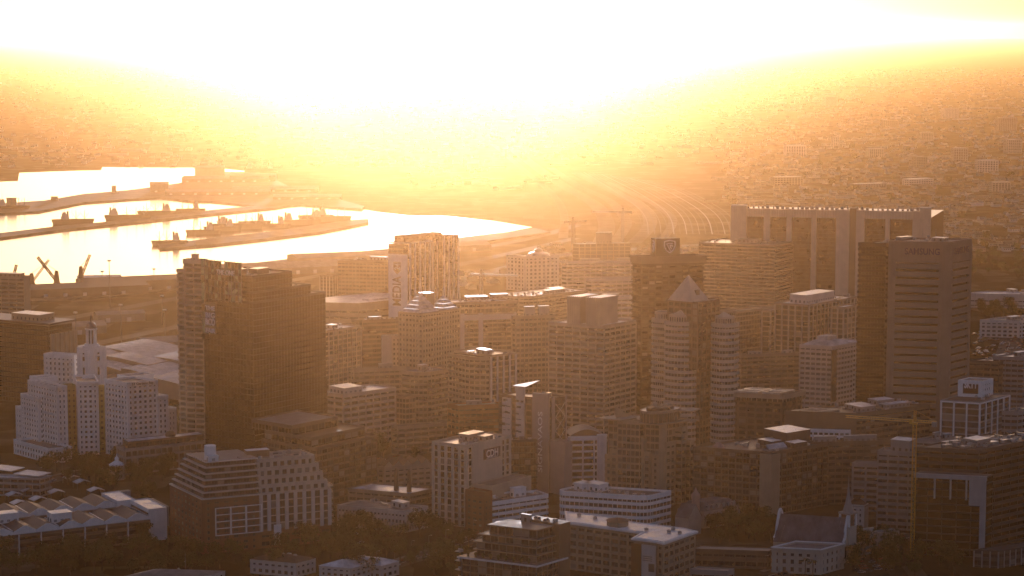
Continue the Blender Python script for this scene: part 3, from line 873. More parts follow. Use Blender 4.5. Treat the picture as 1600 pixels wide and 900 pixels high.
plant(b.root, b.W * 0.42, b.L * 0.55, b.W * 0.62, b.L * 0.95, b.z, b.z + 13, TAN)

def rounded(b, x0, y0, x1, y1, r, n=6):
    """rectangle with its near corner rounded off, in local axes"""
    P = []
    for i in range(n + 1):
        a = pi + (pi / 2) * i / n
        P.append((x0 + r + r * cos(a), y0 + r + r * sin(a)))
    return P + [(x1, y0), (x1, y1), (x0, y1)]

b = Bld('office_block', 'low curved office with rounded banded corner below the pyramid-roofed tower', 'building', (628, 662, 700, 585, 690), 38, 52)
b.blk(poly=rounded(b, 0, 0, b.W, b.L, min(b.W, b.L) * 0.6), fh=4.2, band=0.45, bay=3.5, pier=0.2, db=0.8, wm=TAN, win='join', roof=R_GREY, edges=range(9))
b.stuff_on_roof(35, 3, 1)
b = Bld('office_block', 'pale banded office with pale sheet roof at the foot of the black tower', 'building', (497, 536, 617, 618, 702), 36, 42)
b.blk(fh=4.2, band=0.46, bay=7, pier=1.0, dp=0.5, db=0.6, wm=CREAM, edges=[0, 3], roof=R_WHITE)
plant(b.root, 3, 3, b.W * 0.42, b.L - 4, b.z, b.z + 4.5, PALE, R_WHITE, 'roof_house')
b.stuff_on_roof(36, 4, 0)
b = Bld('office_block', 'glassy tan office with long roof right of the pale banded office', 'building', (610, 634, 700, 622, 690), 36, 40)
b.blk(fh=4.0, band=0.26, bay=3.0, pier=0.3, wm=TAN, edges=[0, 3], roof=R_TILE)
b = Bld('office_block', 'low banded tan office in front of the glassy tan office', 'building', (612, 622, 716, 668, 712), 50, 24)
b.blk(fh=4.2, band=0.42, bay=6, wm=TAN, edges=[0, 3], roof=R_TILE)

# tower with bright curved roof
b = Bld('office_tower', 'slim tower with a rounded banded end and a bright sunlit roof', 'building', (692, 748, 804, 562, 716), 42, 38)
b.blk(fh=4.0, band=0.45, bay=4, pier=0.3, dp=0.3, db=0.7, wm=TAN, poly=rounded(b, 0, 0, b.W * .3, b.L, b.L * 0.45), win='none', roof=R_METAL)
b.blk(fh=4.0, band=0.2, bay=5.5, pier=1.5, dp=0.7, db=0.2, wm=TAN, pm=PALE, poly=b.para(b.W * .3 + .2, -1.0, b.W, b.L), z1=b.z + 1.5, edges=[0, 1], win='join', roof=R_METAL)
clutter(b.root, 3, 3, b.W - 3, b.L - 3, b.z + 1.5, 41, 8, 1, rroof=R_METAL)

b = Bld('office_block', 'wide office with pale framed upper storeys behind the bright-roofed tower', 'building', (700, 718, 806, 492, 600), 40, 14)
b.blk(fh=4.0, band=0.4, bay=4.0, pier=0.3, wm=TAN, edges=[0, 3], win='none')
m = MB()
for x0, x1 in ((0, 4), (b.W * .33, b.W * .33 + 4), (b.W - 1.5, b.W)): m.box(x0, -1.6, 8, x1, -0.5, b.z + 1)
m.box(0.2, -1.5, b.z - 5, b.W - .2, -0.55, b.z - 0.4); m.box(0.2, -1.5, 8, b.W - .2, -0.55, 9.5)
m.build('pale_frame', PALE, b.root)
block(b.root, b.para(0, 8, b.W * 1.15, b.L + 26), b.z, b.z + 9, TAN, GLASS, fh=4.5, band=0.4, edges=[0, 3], win='none', roof=R_WHITE)
clutter(b.root, 2, 12, b.W * 1.1, b.L + 24, b.z + 9, 43, 16, 2, rroof=R_METAL)
b = Bld('office_tower', 'ochre office tower between the framed office and the grid tower', 'building', (800, 806, 866, 496, 640), 50, 18)
b.blk(fh=4.0, band=0.45, bay=3.6, pier=0.9, wm=TAN, edges=[0, 3], win='join', roof=R_METAL)
for x0 in (0.25, 0.62): plant(b.root, b.W * x0, b.L * 0.3, b.W * (x0 + .26), b.L * 0.8, b.z, b.z + 8, CREAM)
b.stuff_on_roof(44, 8, 0)
b = Bld('office_block', 'long low ochre office with a bright roof and rounded left end', 'building', (752, 818, 918, 466, 520), 10, 44)
b.blk(poly=rounded(b, 0, 0, b.W, b.L, b.L * 0.45), fh=4.0, band=0.5, bay=5, pier=0.2, wm=TAN, win='none', roof=R_WHITE)
b.stuff_on_roof(45, 26, 2, rroof=R_METAL)
b = Bld('office_block', 'distant pale office with square windows and a domed roof lantern', 'building', (792, 820, 873, 402, 455), 40, 16)
b.blk(fh=4.4, band=0.5, bay=5, pier=2.6, wm=PALE, edges=[0, 3], win='join', roof=R_METAL)
m = MB(); m.tube((b.W * 0.5, b.L * 0.5), [(15, b.z), (12, b.z + 3), (5, b.z + 5), (5, b.z + 7), (1, b.z + 9)], 8); m.build('roof_lantern', R_METAL, b.root)
b = Bld('office_block', 'distant long pale office right of the domed-lantern office', 'building', (878, 886, 994, 410, 458), 40, 8)
b.blk(fh=4.4, band=0.5, bay=7, pier=0.4, wm=PALE, edges=[0, 3], win='none', roof=R_METAL)
b.stuff_on_roof(47, 10, 2, rroof=R_METAL)
b = Bld('unfinished_building', 'distant concrete frame building under construction below the highway curve', 'building', (895, 905, 985, 381, 432), 40, 10)
b.blk(fh=4.4, band=0.15, bay=7, pier=0.8, dp=0.5, wm=TAN, edges=[0, 1, 2, 3], win='none', core=DGREY, par=0)
plant(b.root, b.W * .35, 4, b.W * .65, b.L - 2, b.z, b.z + 13, TAN)
b = Bld('low_office', 'low pale flat-roofed sheds behind the grid tower', 'building', (918, 930, 1012, 466, 515), 40, 12)
b.blk(fh=5, band=0.5, bay=7, wm=PALE, edges=[0, 3], win='none', roof=R_METAL); b.stuff_on_roof(48, 12, 2, rroof=R_METAL)
b = Bld('low_office', 'pale sheet-roofed office under the distant long pale office', 'building', (915, 925, 1010, 438, 470), 40, 12)
b.blk(fh=5, band=0.5, bay=7, wm=PALE, edges=[0, 3], win='none', roof=R_METAL)

# grid tower with twin plant towers
b = Bld('grid_tower', 'square concrete tower with a grid of deep windows and twin blank roof towers', 'building', (858, 944, 993, 511, 690), 27, 52)
b.blk(fh=4.0, band=0.42, bay=6.2, pier=0.7, dp=0.7, db=0.5, wm=BEIGE, edges=[0, 3], roof=R_WHITE, par=1.3)
for y0, y1 in ((b.L * 0.20, b.L * 0.44), (b.L * 0.56, b.L * 0.78)):
    m = MB(); m.prism(b.para(b.W * .2, y0, b.W * .78, y1), b.z - 0.2, b.z + 20, 0, 1)
    for i in range(7):
        yy = y0 + (y1 - y0) * i / 6
        q = (b.W * .2 + b.lv[0] * yy, b.lv[1] * yy); m.box(q[0] - 0.35, q[1] - 0.35, b.z, q[0], q[1] + 0.35, b.z + 20.3)
    m.build('plant_tower', [BEIGE, R_WHITE], b.root)

# sign tower group
b = Bld('sign_tower', 'mauve office tower with a tall blank lettered wall and a tilted white canopy', 'building', (780, 857, 884, 618, 770), 30, 44)
MAUV = wall('mauve_render', (0.36, 0.29, 0.27))
b.blk(fh=4.0, band=0.2, bay=4, pier=0.3, wm=BROWN, gm=BLUEGL, edges=[0, 3], win='join', z1=b.z - 3, roof=R_METAL)
Lf = b.L
def onleft(y0, y1, z0, z1, out, mat, name, t=0.0):
    m = MB(); ax = Vector((b.lv[0], b.lv[1])); ay = Vector((-b.lv[1], b.lv[0]))
    m.obox((0, 0), ax, ay, y0, -0.3, z0, y1, out, z1); return m.build(name, mat, b.root)
lwl = onleft(-0.8, Lf * 0.30, 0, b.z + 1, 1.6, MAUV, 'lettered_wall')
for a_, c_ in ((0.47, 0.64), (0.74, 0.92)):
    onleft(Lf * a_, Lf * c_, 10, b.z + (4 if a_ < .6 else -4), 1.3, PALE, 'striped_panel')
    for j in range(12):
        for k2 in range(3):
            if R.random() < 0.72:
                y_ = Lf * (a_ + (c_ - a_) * (0.1 + 0.27 * k2 + R.uniform(-.04, .04))); onleft(y_, y_ + R.uniform(1.6, 3.6), 14 + j * 4 + R.uniform(0, 1), 14.9 + j * 4 + R.uniform(0.1, 1.0), 1.36 + 0.01 * k2, GLASS, 'slit_window')
m = MB()
cz = b.z + 4.3
m.prism([(b.lv[0] * Lf * a_ + c2, b.lv[1] * Lf * a_) for a_, c2 in ((0.44, -2), (0.44, 0))] + [(b.lv[0] * Lf * .68 + 26, b.lv[1] * Lf * .68 + 3), (b.lv[0] * Lf * .68 - 2, b.lv[1] * Lf * .68)], cz, cz + 0.5, 0, 0, True)
o = m.build('tilted_canopy', R_WHITE, b.root)
ax = Vector((b.lv[0], b.lv[1])); 
text('SIGNAVAOS', 3.4, LET, lwl, (b.lv[0] * Lf * 0.10 - b.lv[1] * 1.62, b.lv[1] * Lf * 0.10 + b.lv[0] * 1.62, b.z * 0.52), (0, 0, 1), (b.lv[0], b.lv[1], 0), width=b.z * 0.62, depth=0.12)
for x0, x1 in ((b.W * 0.14, b.W * 0.30), (b.W * .93, b.W * 1.0)):
    m = MB(); m.box(x0, -1.2, 0, x1, -0.2, b.z - 1); m.build('pale_fin', MAUV, b.root)
m = MB()
for k2 in range(5):
    za = b.z - 6 - k2 * 9; m.beam((b.W * .34, -1.0, za), (b.W * .9, -1.0, za - 9), 0.35); m.beam((b.W * .9, -1.0, za), (b.W * .34, -1.0, za - 9), 0.3)
m.build('cross_bracing', PALE, b.root)
m = MB(); m.box(b.W * .05, -14, 0, b.W * 0.5, -0.9, b.z * 0.55, 0, 1); m.build('grey_annex', [MAUV, R_GREY], b.root)
clutter(b.root, 4, 4, b.W - 2, Lf * 0.5, b.z - 3, 51, 6, 1, rroof=R_METAL)
bb = Bld('office_block', 'ochre banded office block left of the mauve lettered tower', 'building', (700, 717, 790, 636, 740), 50, 14)
bb.blk(fh=4.0, band=0.5, bay=4, pier=0.2, wm=ORANGE, edges=[0, 3], roof=R_METAL, win='join'); bb.stuff_on_roof(52, 8, 1, rroof=R_METAL)
bb = Bld('office_block', 'dark glass annex with machinery on its roof at the foot of the lettered tower', 'building', (775, 793, 838, 690, 775), 40, 10)
bb.blk(fh=4.0, band=0.2, bay=4, pier=0.15, wm=DGREY, gm=BLACKGL, edges=[0, 3]); bb.stuff_on_roof(53, 8, 1)

# office with the CDH sign
b = Bld('sign_office', 'cream office block with a dark CDH sign below its roof', 'building', (676, 729, 797, 699, 824), 32, 52)
b.blk(fh=4.1, band=0.2, bay=5.2, pier=2.1, dp=0.5, db=0.2, wm=CREAM, edges=[0, 3], roof=R_METAL, par=1.4, gm=BLACKGL)
m = MB(); m.box(b.W * 0.12, -0.75, b.z * 0.02, b.W * 0.80, -0.24, b.z + 0.8); m.build('blank_side_wall', CREAM, b.root)
m = MB(); m.box(b.W * 0.36, -1.15, b.z - 10, b.W * 0.74, -0.78, b.z - 3.6); sgb = m.build('sign_board', wall('navy_board', (0.012, 0.016, 0.05), 0.4), b.root)
text('CDH', 4.6, LET, sgb, (b.W * 0.55, -1.2, b.z - 8.9), (1, 0, 0), (0, 0, 1), width=b.W * 0.27, depth=0.1, bold=0.02)
m = MB(); m.box(b.W * 0.42, -1.2, b.z - 9.6, b.W * 0.68, -1.17, b.z - 9.35); m.build('sign_underline', LET, sgb)
for z_ in (4, b.z * 0.5, b.z - 2): m = MB(); m.box(-0.85, -0.6, z_, -0.55, b.L + 0.5, z_ + 1.3); m.build('face_beam', CREAM, b.root)
b.stuff_on_roof(55, 12, 2, rroof=R_METAL)
block(b.root, b.para(b.W * 0.1, -15, b.W * 1.0, -0.9), 0, b.z * 0.52, BEIGE, GLASS, fh=4, band=0.9, bay=40, win='none', edges=[0, 3], blank=(0, 3))
bb = Bld('white_office', 'white office with a curved roof walkway and pale roof box in front of the annex', 'building', (752, 768, 854, 786, 832), 60, 34)
bb.blk(fh=3.6, band=0.5, bay=5, pier=0.25, db=0.9, wm=WHITE, edges=[0, 3], roof=R_GREY, par=0.9)
m = MB()
for i in range(14):
    a0, a1 = pi * i / 14, pi * (i + 1) / 14
    m.beam((bb.W * .45 + 14 * cos(a0), bb.L * .35 + 9 * sin(a0) - 2, bb.z + 2.2), (bb.W * .45 + 14 * cos(a1), bb.L * .35 + 9 * sin(a1) - 2, bb.z + 2.2), 1.0)
m.build('curved_walkway', WHITE, bb.root); plant(bb.root, bb.W * .5, bb.L * .45, bb.W * .72, bb.L * .8, bb.z, bb.z + 5.5, WHITE)
bb.stuff_on_roof(56, 5, 0)
bb = Bld('brick_block', 'narrow brown brick block wedged beside the cream sign office', 'building', (728, 756, 768, 772, 836), 40, 50)
bb.blk(fh=3.6, band=0.6, bay=4.5, pier=2, wm=BRICK, edges=[0, 3], roof=R_TILE)

# white low block with louvred storeys behind the rounded office
b = Bld('white_office', 'white office with dark recessed windows between the lettered tower and the winged-roof tower', 'building', (888, 893, 946, 686, 766), 60, 8)
b.blk(fh=4.2, band=0.32, bay=7.5, pier=1.0, dp=0.6, wm=WHITE, edges=[0, 3], roof=R_GREY)
m = MB(); m.box(b.W * 0.74, -2.4, 0, b.W + 0.5, -0.7, b.z + 3); m.build('white_stair_wall', WHITE, b.root)
m = MB()
for i in range(12):
    x0 = b.W * i / 12; x1 = b.W * (i + 1) / 12
    m.face([(x0, 6, b.z + 1 + 4 * sin(pi * i / 12)), (x1, 6, b.z + 1 + 4 * sin(pi * (i + 1) / 12)), (x1, 26, b.z + 1 + 4 * sin(pi * (i + 1) / 12)), (x0, 26, b.z + 1 + 4 * sin(pi * i / 12))])
    m.face([(x0, 6, b.z), (x1, 6, b.z), (x1, 6, b.z + 1 + 4 * sin(pi * (i + 1) / 12)), (x0, 6, b.z + 1 + 4 * sin(pi * i / 12))], 1)
m.build('curved_roof', [R_GREY, BROWN], b.root)

# tower with flying roofs
b = Bld('winged_roof_tower', 'concrete tower with oversailing flat roof wings and an oval glass crown', 'building', (946, 1040, 1080, 660, 792), 24, 42)
FT = dict(fh=4.3, wm=TAN, gm=GLASS, edges=[0, 3])
b.blk(poly=b.para(3, 3, b.W, b.L), band=0.25, bay=3.2, pier=0.35, dp=0.3, db=0.25, z1=b.z - 1, **FT)
b.blk(poly=b.para(-1.5, b.L * 0.40, 6, b.L * 0.76), band=0.3, bay=3.2, pier=0.4, z1=b.z - 1.5, **FT)
for y0, y1, hh in ((b.L * 0.80, b.L * 0.92, .62), (b.L * .90, b.L * 1.0, .55), (b.L * 0.25, b.L * 0.37, .62), (b.L * 0.12, b.L * 0.22, .60), (0.0, b.L * 0.09, .75)):
    b.blk(poly=b.para(0.3, y0, 9, y1), band=0.5, bay=4.0, pier=1.5, dp=.3, z1=b.z * hh, par=1, fh=4.3, wm=TAN, edges=[0, 3])
for y0, y1 in ((b.L * 0.02, b.L * 0.10), (b.L * .35, b.L * .39), (b.L * .77, b.L * .80)):
    m = MB(); m.prism(b.para(-0.6, y0, 2.6, y1), 0, b.z * (0.99 if y0 < 2 else .80)); m.build('corner_pier', TAN, b.root)
for x0, x1 in ((b.W * .55, b.W * .7), (b.W * .88, b.W * 1.0)):
    b.blk(poly=b.para(x0, -1.5, x1, 3), band=0.5, bay=2.4, pier=.6, z1=b.z * (.9 if x0 < b.W * .6 else .72), fh=4.3, wm=TAN, edges=[0])
def slab(pts, z0, z1, mats=None, name='flying_roof'):
    m = MB(); m.prism([(x + b.lv[0] * y, b.lv[1] * y) for x, y in pts], z0, z1, 0, 1, True); m.build(name, mats or [TAN, R_GREY], b.root)
slab([(-6, b.L * .66), (8, b.L * .62), (16, b.L * 1.04), (-4, b.L * 1.08)], b.z - 0.4, b.z + 0.4)
slab([(-6, b.L * .0), (b.W, -5), (b.W + 4, b.L * .3), (8, b.L * .40), (-6, b.L * .36)], b.z - 1.4, b.z - 0.6)
slab([(b.W * .7, -6), (b.W * 1.25, -2), (b.W * 1.2, b.L * .3), (b.W * .6, b.L * .25)], b.z + 5, b.z + 5.8)
for (x_, y_, l_) in ((2, b.L * .86, 10), (b.W * .8, b.L * .5, 9), (6, b.L * .5, 8)):
    m = MB(); q = (x_ + b.lv[0] * y_, b.lv[1] * y_)
    m.face([(q[0], q[1], b.z), (q[0] + l_, q[1] - 2, b.z), (q[0], q[1], b.z + l_ * .8)]); m.face([(q[0], q[1] + .4, b.z), (q[0], q[1] + .4, b.z + l_ * .8), (q[0] + l_, q[1] - 1.6, b.z)]); m.build('roof_fin', TAN, b.root)
cx, cyy = b.W * .45 + b.lv[0] * b.L * .28, b.lv[1] * b.L * .28
OV = [(cx + 15 * cos(i * pi / 14) , cyy + 9.5 * sin(i * pi / 14)) for i in range(28)]
block(b.root, OV, b.z - 0.5, b.z + 6.5, TAN, BLUEGL, fh=7, band=0.2, bay=2.2, pier=0.2, win='none', roof=R_METAL, par=0.5)
m = MB(); m.prism(offset(OV, -3.5), b.z + 6.4, b.z + 8.5, 0, 0); m.build('oval_skylight', BLUEGL, b.root)
clutter(b.root, cx - 7, cyy - 4, cx + 7, cyy + 4, b.z + 8.5, 61, 4, 0)

# rounded white office with ribbon windows
b = Bld('ribbon_office', 'long low white office with ribbon windows and rounded corners', 'building', (868, 1010, 1047, 778, 832), 17, 46)
def curve_poly(b, r):
    P = []
    L, W = b.L, b.W
    for i in range(6): a = pi + (pi / 2) * i / 5; P.append((r + r * cos(a), r + r * sin(a)))
    P += [(W, 0), (W, L)]
    for i in range(6): a = pi / 2 + (pi / 2) * i / 5; P.append((r + r * cos(a), L - r + r * sin(a)))
    return [(x + b.lv[0] / max(.2, b.lv[1]) * y * .999, y) for x, y in [(p[0], p[1] * b.lv[1]) for p in P]]
b.blk(poly=curve_poly(b, 6), fh=3.9, band=0.46, bay=3.0, pier=0.35, dp=0.15, db=0.35, wm=WHITE, edges=range(14), roof=R_DARK, par=1.3)
for y_, w_ in ((0.62, 12), (0.80, 7)):
    q = (8 + b.lv[0] * b.L * y_, b.lv[1] * b.L * y_); plant(b.root, q[0], q[1], q[0] + 9, q[1] + w_, b.z, b.z + 4.5, WHITE)
for i in range(10):
    q = (3 + R.random() * 9 + b.lv[0] * b.L * (.1 + .08 * i), b.lv[1] * b.L * (.1 + .08 * i)); put('air_conditioner', M_AC, b.root, (q[0], q[1], b.z))

# foreground tower
b = Bld('terraced_tower', 'dark apartment tower with set-back terraces and pale slab edges, bottom centre of the photo', 'building', (722, 838, 880, 885, 1010), 27, 50)
FG = dict(fh=3.6, band=0.16, bay=4.6, pier=0.4, dp=0.35, db=0.15, wm=BROWN, gm=GLASS, edges=[0, 3], roof=R_GREY, pm=STEEL)
z1 = b.z
b.blk(par=0.0, **FG)
m = MB(); m.prism(offset(b.poly, 1.6), z1 - 0.2, z1 + 0.75, 0, 1, True); m.build('terrace_slab', [WHITE, R_GREY], b.root)
z = z1 + 0.7
for k2, (x0, y0, dl, h_, ov) in enumerate(((3.5, 2.5, 6, 3.6, 1.4), (3.5, 2.5, 6, 3.6, 1.4), (4.5, 3, 8.5, 3.4, 1.6), (6, 4, 11.5, 4.4, 1.0))):
    pk = b.para(x0, y0, b.W - 1, b.L - dl)
    block(b.root, pk, z, z + h_, BROWN, GLASS, fh=h_, band=0.14, bay=4.2, pier=0.35, edges=[0, 3], par=0, seed=70 + k2, top=1.0, pm=STEEL)
    m = MB(); m.prism(offset(pk, ov), z + h_ - 0.1, z + h_ + 0.35, 0, 1, True); m.build('roof_slab' if k2 == 3 else 'terrace_slab', [TAN, R_GREY], b.root)
    rl = MB(); rl.ring(offset(pk, ov + 1.0), offset(pk, ov + .95), z + 1.05, z + 1.12); rl.build('railing', STEEL, b.root)
    z += h_ + 0.3
m = MB(); m.box(b.W - 4, -0.8, 0, b.W + 4.5, b.L * .5, z + 1.2, 0, 1); m.build('lift_core', [BROWN, R_DARK], b.root)
clutter(b.root, 12, 8, b.W - 5, b.L - 16, z, 71, 16, 1, rroof=R_WHITE)
clutter(b.root, b.W - 3, 1, b.W + 4, b.L * .45, z + 1.2, 72, 5, 0)
for j in range(9):
    for nm, x_, y_ in (('balcony', b.W + 4.5, 2.5), ('balcony', -1.6 + b.lv[0] * b.L, b.lv[1] * b.L)):
        m = MB(); m.box(0, 0, 0, 2.6, 3.4, 0.3); m.box(2.45, 0, 0.3, 2.6, 3.4, 1.3); m.box(0, 0, 0.3, 2.45, 0.15, 1.3)
        m.build(nm, CREAM, b.root, (x_, y_, 6 + j * 4.6))
plant(b.root, b.W * .3, b.L - 12.5, b.W * .3 + 3.5, b.L - 9.5, z - 5, z - 0.6, PALE, R_WHITE, 'stair_head')
for i in range(9):
    q = (1.2, 5 + i * 4.2); m = MB(); m.tube((0, 0), [(0.5, 0), (0.6, 0.8), (0.3, 0.9), (0.9, 1.3), (0.9, 1.9), (0.3, 2.5)], 7); m.build('potted_shrub', wall('shrub_green', (0.05, 0.07, 0.03)), b.root, (q[0] + b.lv[0] * q[1], q[1] * b.lv[1], z1 + 0.75))

# white roofed L-shaped block
ZR = 27.0
TOPP = [(885, 816), (1002, 832), (986, 841), (1025, 846), (1037, 849), (1091, 830), (1070, 825), (989, 815), (950, 807), (882, 798)]
o0 = ground(1031, 848, ZR)
t = thing('white_roof_block', 'brown L-shaped block with a pale sheet roof and a large printed banner', 'building', (o0.x, o0.y, 0), 0)
TP = [(ground(x, y, ZR).x - o0.x, ground(x, y, ZR).y - o0.y) for x, y in TOPP]
ar = sum(TP[i - 1][0] * TP[i][1] - TP[i][0] * TP[i - 1][1] for i in range(len(TP)))
if ar < 0: TP.reverse()
BP = offset(TP, -1.6)
block(t, BP, 0, ZR - 1.2, TAN, GLASS, fh=4.4, band=0.42, bay=5.4, pier=1.3, dp=0.45, db=0.3, edges=range(len(BP)), roof=R_GREY, par=0, seed=8)
m = MB(); m.prism(TP, ZR - 1.0, ZR, 0, 1, True); m.build('sheet_roof', [WHITE, R_WHITE], t)
m = MB(); m.ring(offset(TP, -1.2), offset(TP, -1.7), ZR - .05, ZR + .35); m.build('roof_upstand', WHITE, t)
q = ground(965, 821, ZR); oc = (q.x - o0.x, q.y - o0.y); octo = [(oc[0] + 6 * cos(i * pi / 4), oc[1] + 6 * sin(i * pi / 4)) for i in range(8)]
m = MB(); m.prism(octo, ZR - .2, ZR + 3, 0, 0); m.taper(offset(octo, 0.8), offset(octo, -4.5), ZR + 3, ZR + 4.4, 1, 1); m.build('octagonal_lantern', [TAN, R_TILE], t)
for i, (px, py) in enumerate(((1045, 832), (1052, 828), (930, 811), (905, 806), (1010, 829), (1062, 834))):
    q = ground(px, py, ZR); put('air_conditioner', M_AC, t, (q.x - o0.x, q.y - o0.y, ZR))
e0 = [k_ for k_ in range(len(BP)) if True]
def px_local(x, y): q = ground(x, y, ZR); return Vector((q.x - o0.x, q.y - o0.y))
a_, c_ = px_local(986, 841.5), px_local(1025, 846.5); d_ = (c_ - a_).normalized(); n_ = Vector((d_.y, -d_.x)); Lb = (c_ - a_).length
a_ = a_ - n_ * 0.2
m = MB(); m.obox(a_, d_, n_, Lb * .42, -.3, ZR - 22, Lb * .98, 0, ZR - 2.5); bnr = m.build('banner', PALE, t)
m = MB(); m.obox(a_, d_, n_, 0, -.3, ZR - 21, Lb * .41, 0.02, ZR - 2.5); m.build('banner_picture', wall('print_brown', (0.10, 0.05, 0.03)), t)
m = MB()
for k2 in range(3): m.obox(a_, d_, n_, Lb * .46, 0, ZR - 9 - k2 * 1.1, Lb * .85, .06, ZR - 8.6 - k2 * 1.1)
m.obox(a_, d_, n_, Lb * .7, 0, ZR - 17, Lb * .94, .06, ZR - 12.5); m.build('banner_print', BROWN, bnr)

# low industrial group behind the trees
b = Bld('low_office', 'long low white office with small windows behind the park trees', 'building', (528, 634, 668, 800, 832), 22, 48)
b.blk(fh=4.0, band=0.5, bay=2.4, pier=1.1, wm=PALE, edges=[0, 3], roof=R_GREY, par=0.8)
b.stuff_on_roof(81, 6, 1, rm=PALE)
b = Bld('market_hall', 'low pale-roofed hall with two dark vent stacks left of the cream sign office', 'building', (545, 640, 676, 772, 812), 22, 48)
b.blk(fh=4.5, band=0.5, bay=5, wm=TAN, edges=[0, 3], roof=R_WHITE, par=0.5)
for i, (fx, fy) in enumerate(((.35, .35), (.3, .12))):
    m = MB(); m.tube((0, 0), [(1.6, 0), (1.1, 11), (0.8, 14)], 10); m.build('vent_stack', BROWN, b.root, (b.W * fx + b.lv[0] * b.L * fy, b.lv[1] * b.L * fy, b.z))
b = Bld('low_office', 'cream old building with uneven pitched roofs behind the market hall', 'building', (590, 600, 674, 732, 765), 30, 22)
b.blk(fh=4.0, band=0.55, bay=5, pier=1.5, wm=BEIGE, edges=[0, 3], roof=R_TILE)
for i in range(5):
    m = MB(); x0 = b.W * i / 5
    m.face([(x0, -0.4, b.z + 1.2), (x0 + b.W / 5 - .4, -0.4, b.z + 1.2), (x0 + b.W / 10, -0.4, b.z + 4.5)])
    m.face([(x0, -0.4, b.z + 1.2), (x0 + b.W / 10, -0.4, b.z + 4.5), (x0 + b.W / 10, 16, b.z + 4.5), (x0, 16, b.z + 1.2)], 1)
    m.face([(x0 + b.W / 10, -0.4, b.z + 4.5), (x0 + b.W / 5 - .4, -0.4, b.z + 1.2), (x0 + b.W / 5 - .4, 16, b.z + 1.2), (x0 + b.W / 10, 16, b.z + 4.5)], 1); m.build('pitched_roof', [BEIGE, R_TILE], b.root)
# ================================================================ the city, right side
# bank tower with shield emblem box
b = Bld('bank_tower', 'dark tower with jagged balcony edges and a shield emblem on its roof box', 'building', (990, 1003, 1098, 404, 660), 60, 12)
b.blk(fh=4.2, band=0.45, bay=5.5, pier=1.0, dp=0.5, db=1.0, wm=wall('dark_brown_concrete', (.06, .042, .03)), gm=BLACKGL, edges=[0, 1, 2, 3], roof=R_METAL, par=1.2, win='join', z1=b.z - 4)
cpoly = b.para(-1, -1, b.W + 1, b.L + 1)
m = MB(); m.prism(offset(cpoly, .6), b.z - 4, b.z, 0, 1); m.build('crown_storey', [BROWN, R_METAL], b.root)
m = MB(); m.ring(offset(cpoly, 1.2), offset(cpoly, .5), b.z - .3, b.z + 1.6); m.build('crown_ring', BROWN, b.root)
q0, q1 = b.W * .24, b.W * .64
sb = b.para(q0, 1.5, q1, b.L * .7)
DB = wall('emblem_box', (0.09, 0.065, 0.045), 0.6)
m = MB(); m.prism(sb, b.z - .3, b.z + 15, 0, 0); emb = m.build('emblem_box', DB, b.root)
for i in range(9): put('aerial_mast', M_MAST, b.root, (q0 + 1.5 + (q1 - q0 - 3) * i / 8, 3.5 + (i % 3) * 3, b.z + 15)).scale = (.6, .6, .35 + .05 * (i % 3))
def shield(cx, cz, s, place):
    pts = [(-1, .95), (0, 1.12), (1, .95), (1, 0.1), (.72, -.6), (0, -1.15), (-.72, -.6), (-1, .1)]
    m = MB()
    for i in range(8):
        a, c = pts[i], pts[(i + 1) % 8]; m.beam(place(a[0] * s, cz + a[1] * s), place(c[0] * s, cz + c[1] * s), s * .2)
    for a, c in (((-.6, .55), (.6, .55)), ((-.6, .55), (.15, -.75)), ((0.0, .2), (.55, .2)), ((.0, .2), (.35, -.45)), ((.55, .2), (.5, -.1))):
        m.beam(place(a[0] * s, cz + a[1] * s), place(c[0] * s, cz + c[1] * s), s * .17)
    m.build('shield_emblem', LET, emb)
shield(0, b.z + 8.6, 4.2, lambda x, z: ((q0 + q1) / 2 + 1 + x, 1.35, z))
shield(0, b.z + 8.6, 4.0, lambda x, z: (q0 - .15 + b.lv[0] * (b.L * .38), b.lv[1] * (b.L * .38) - x * .7, z))

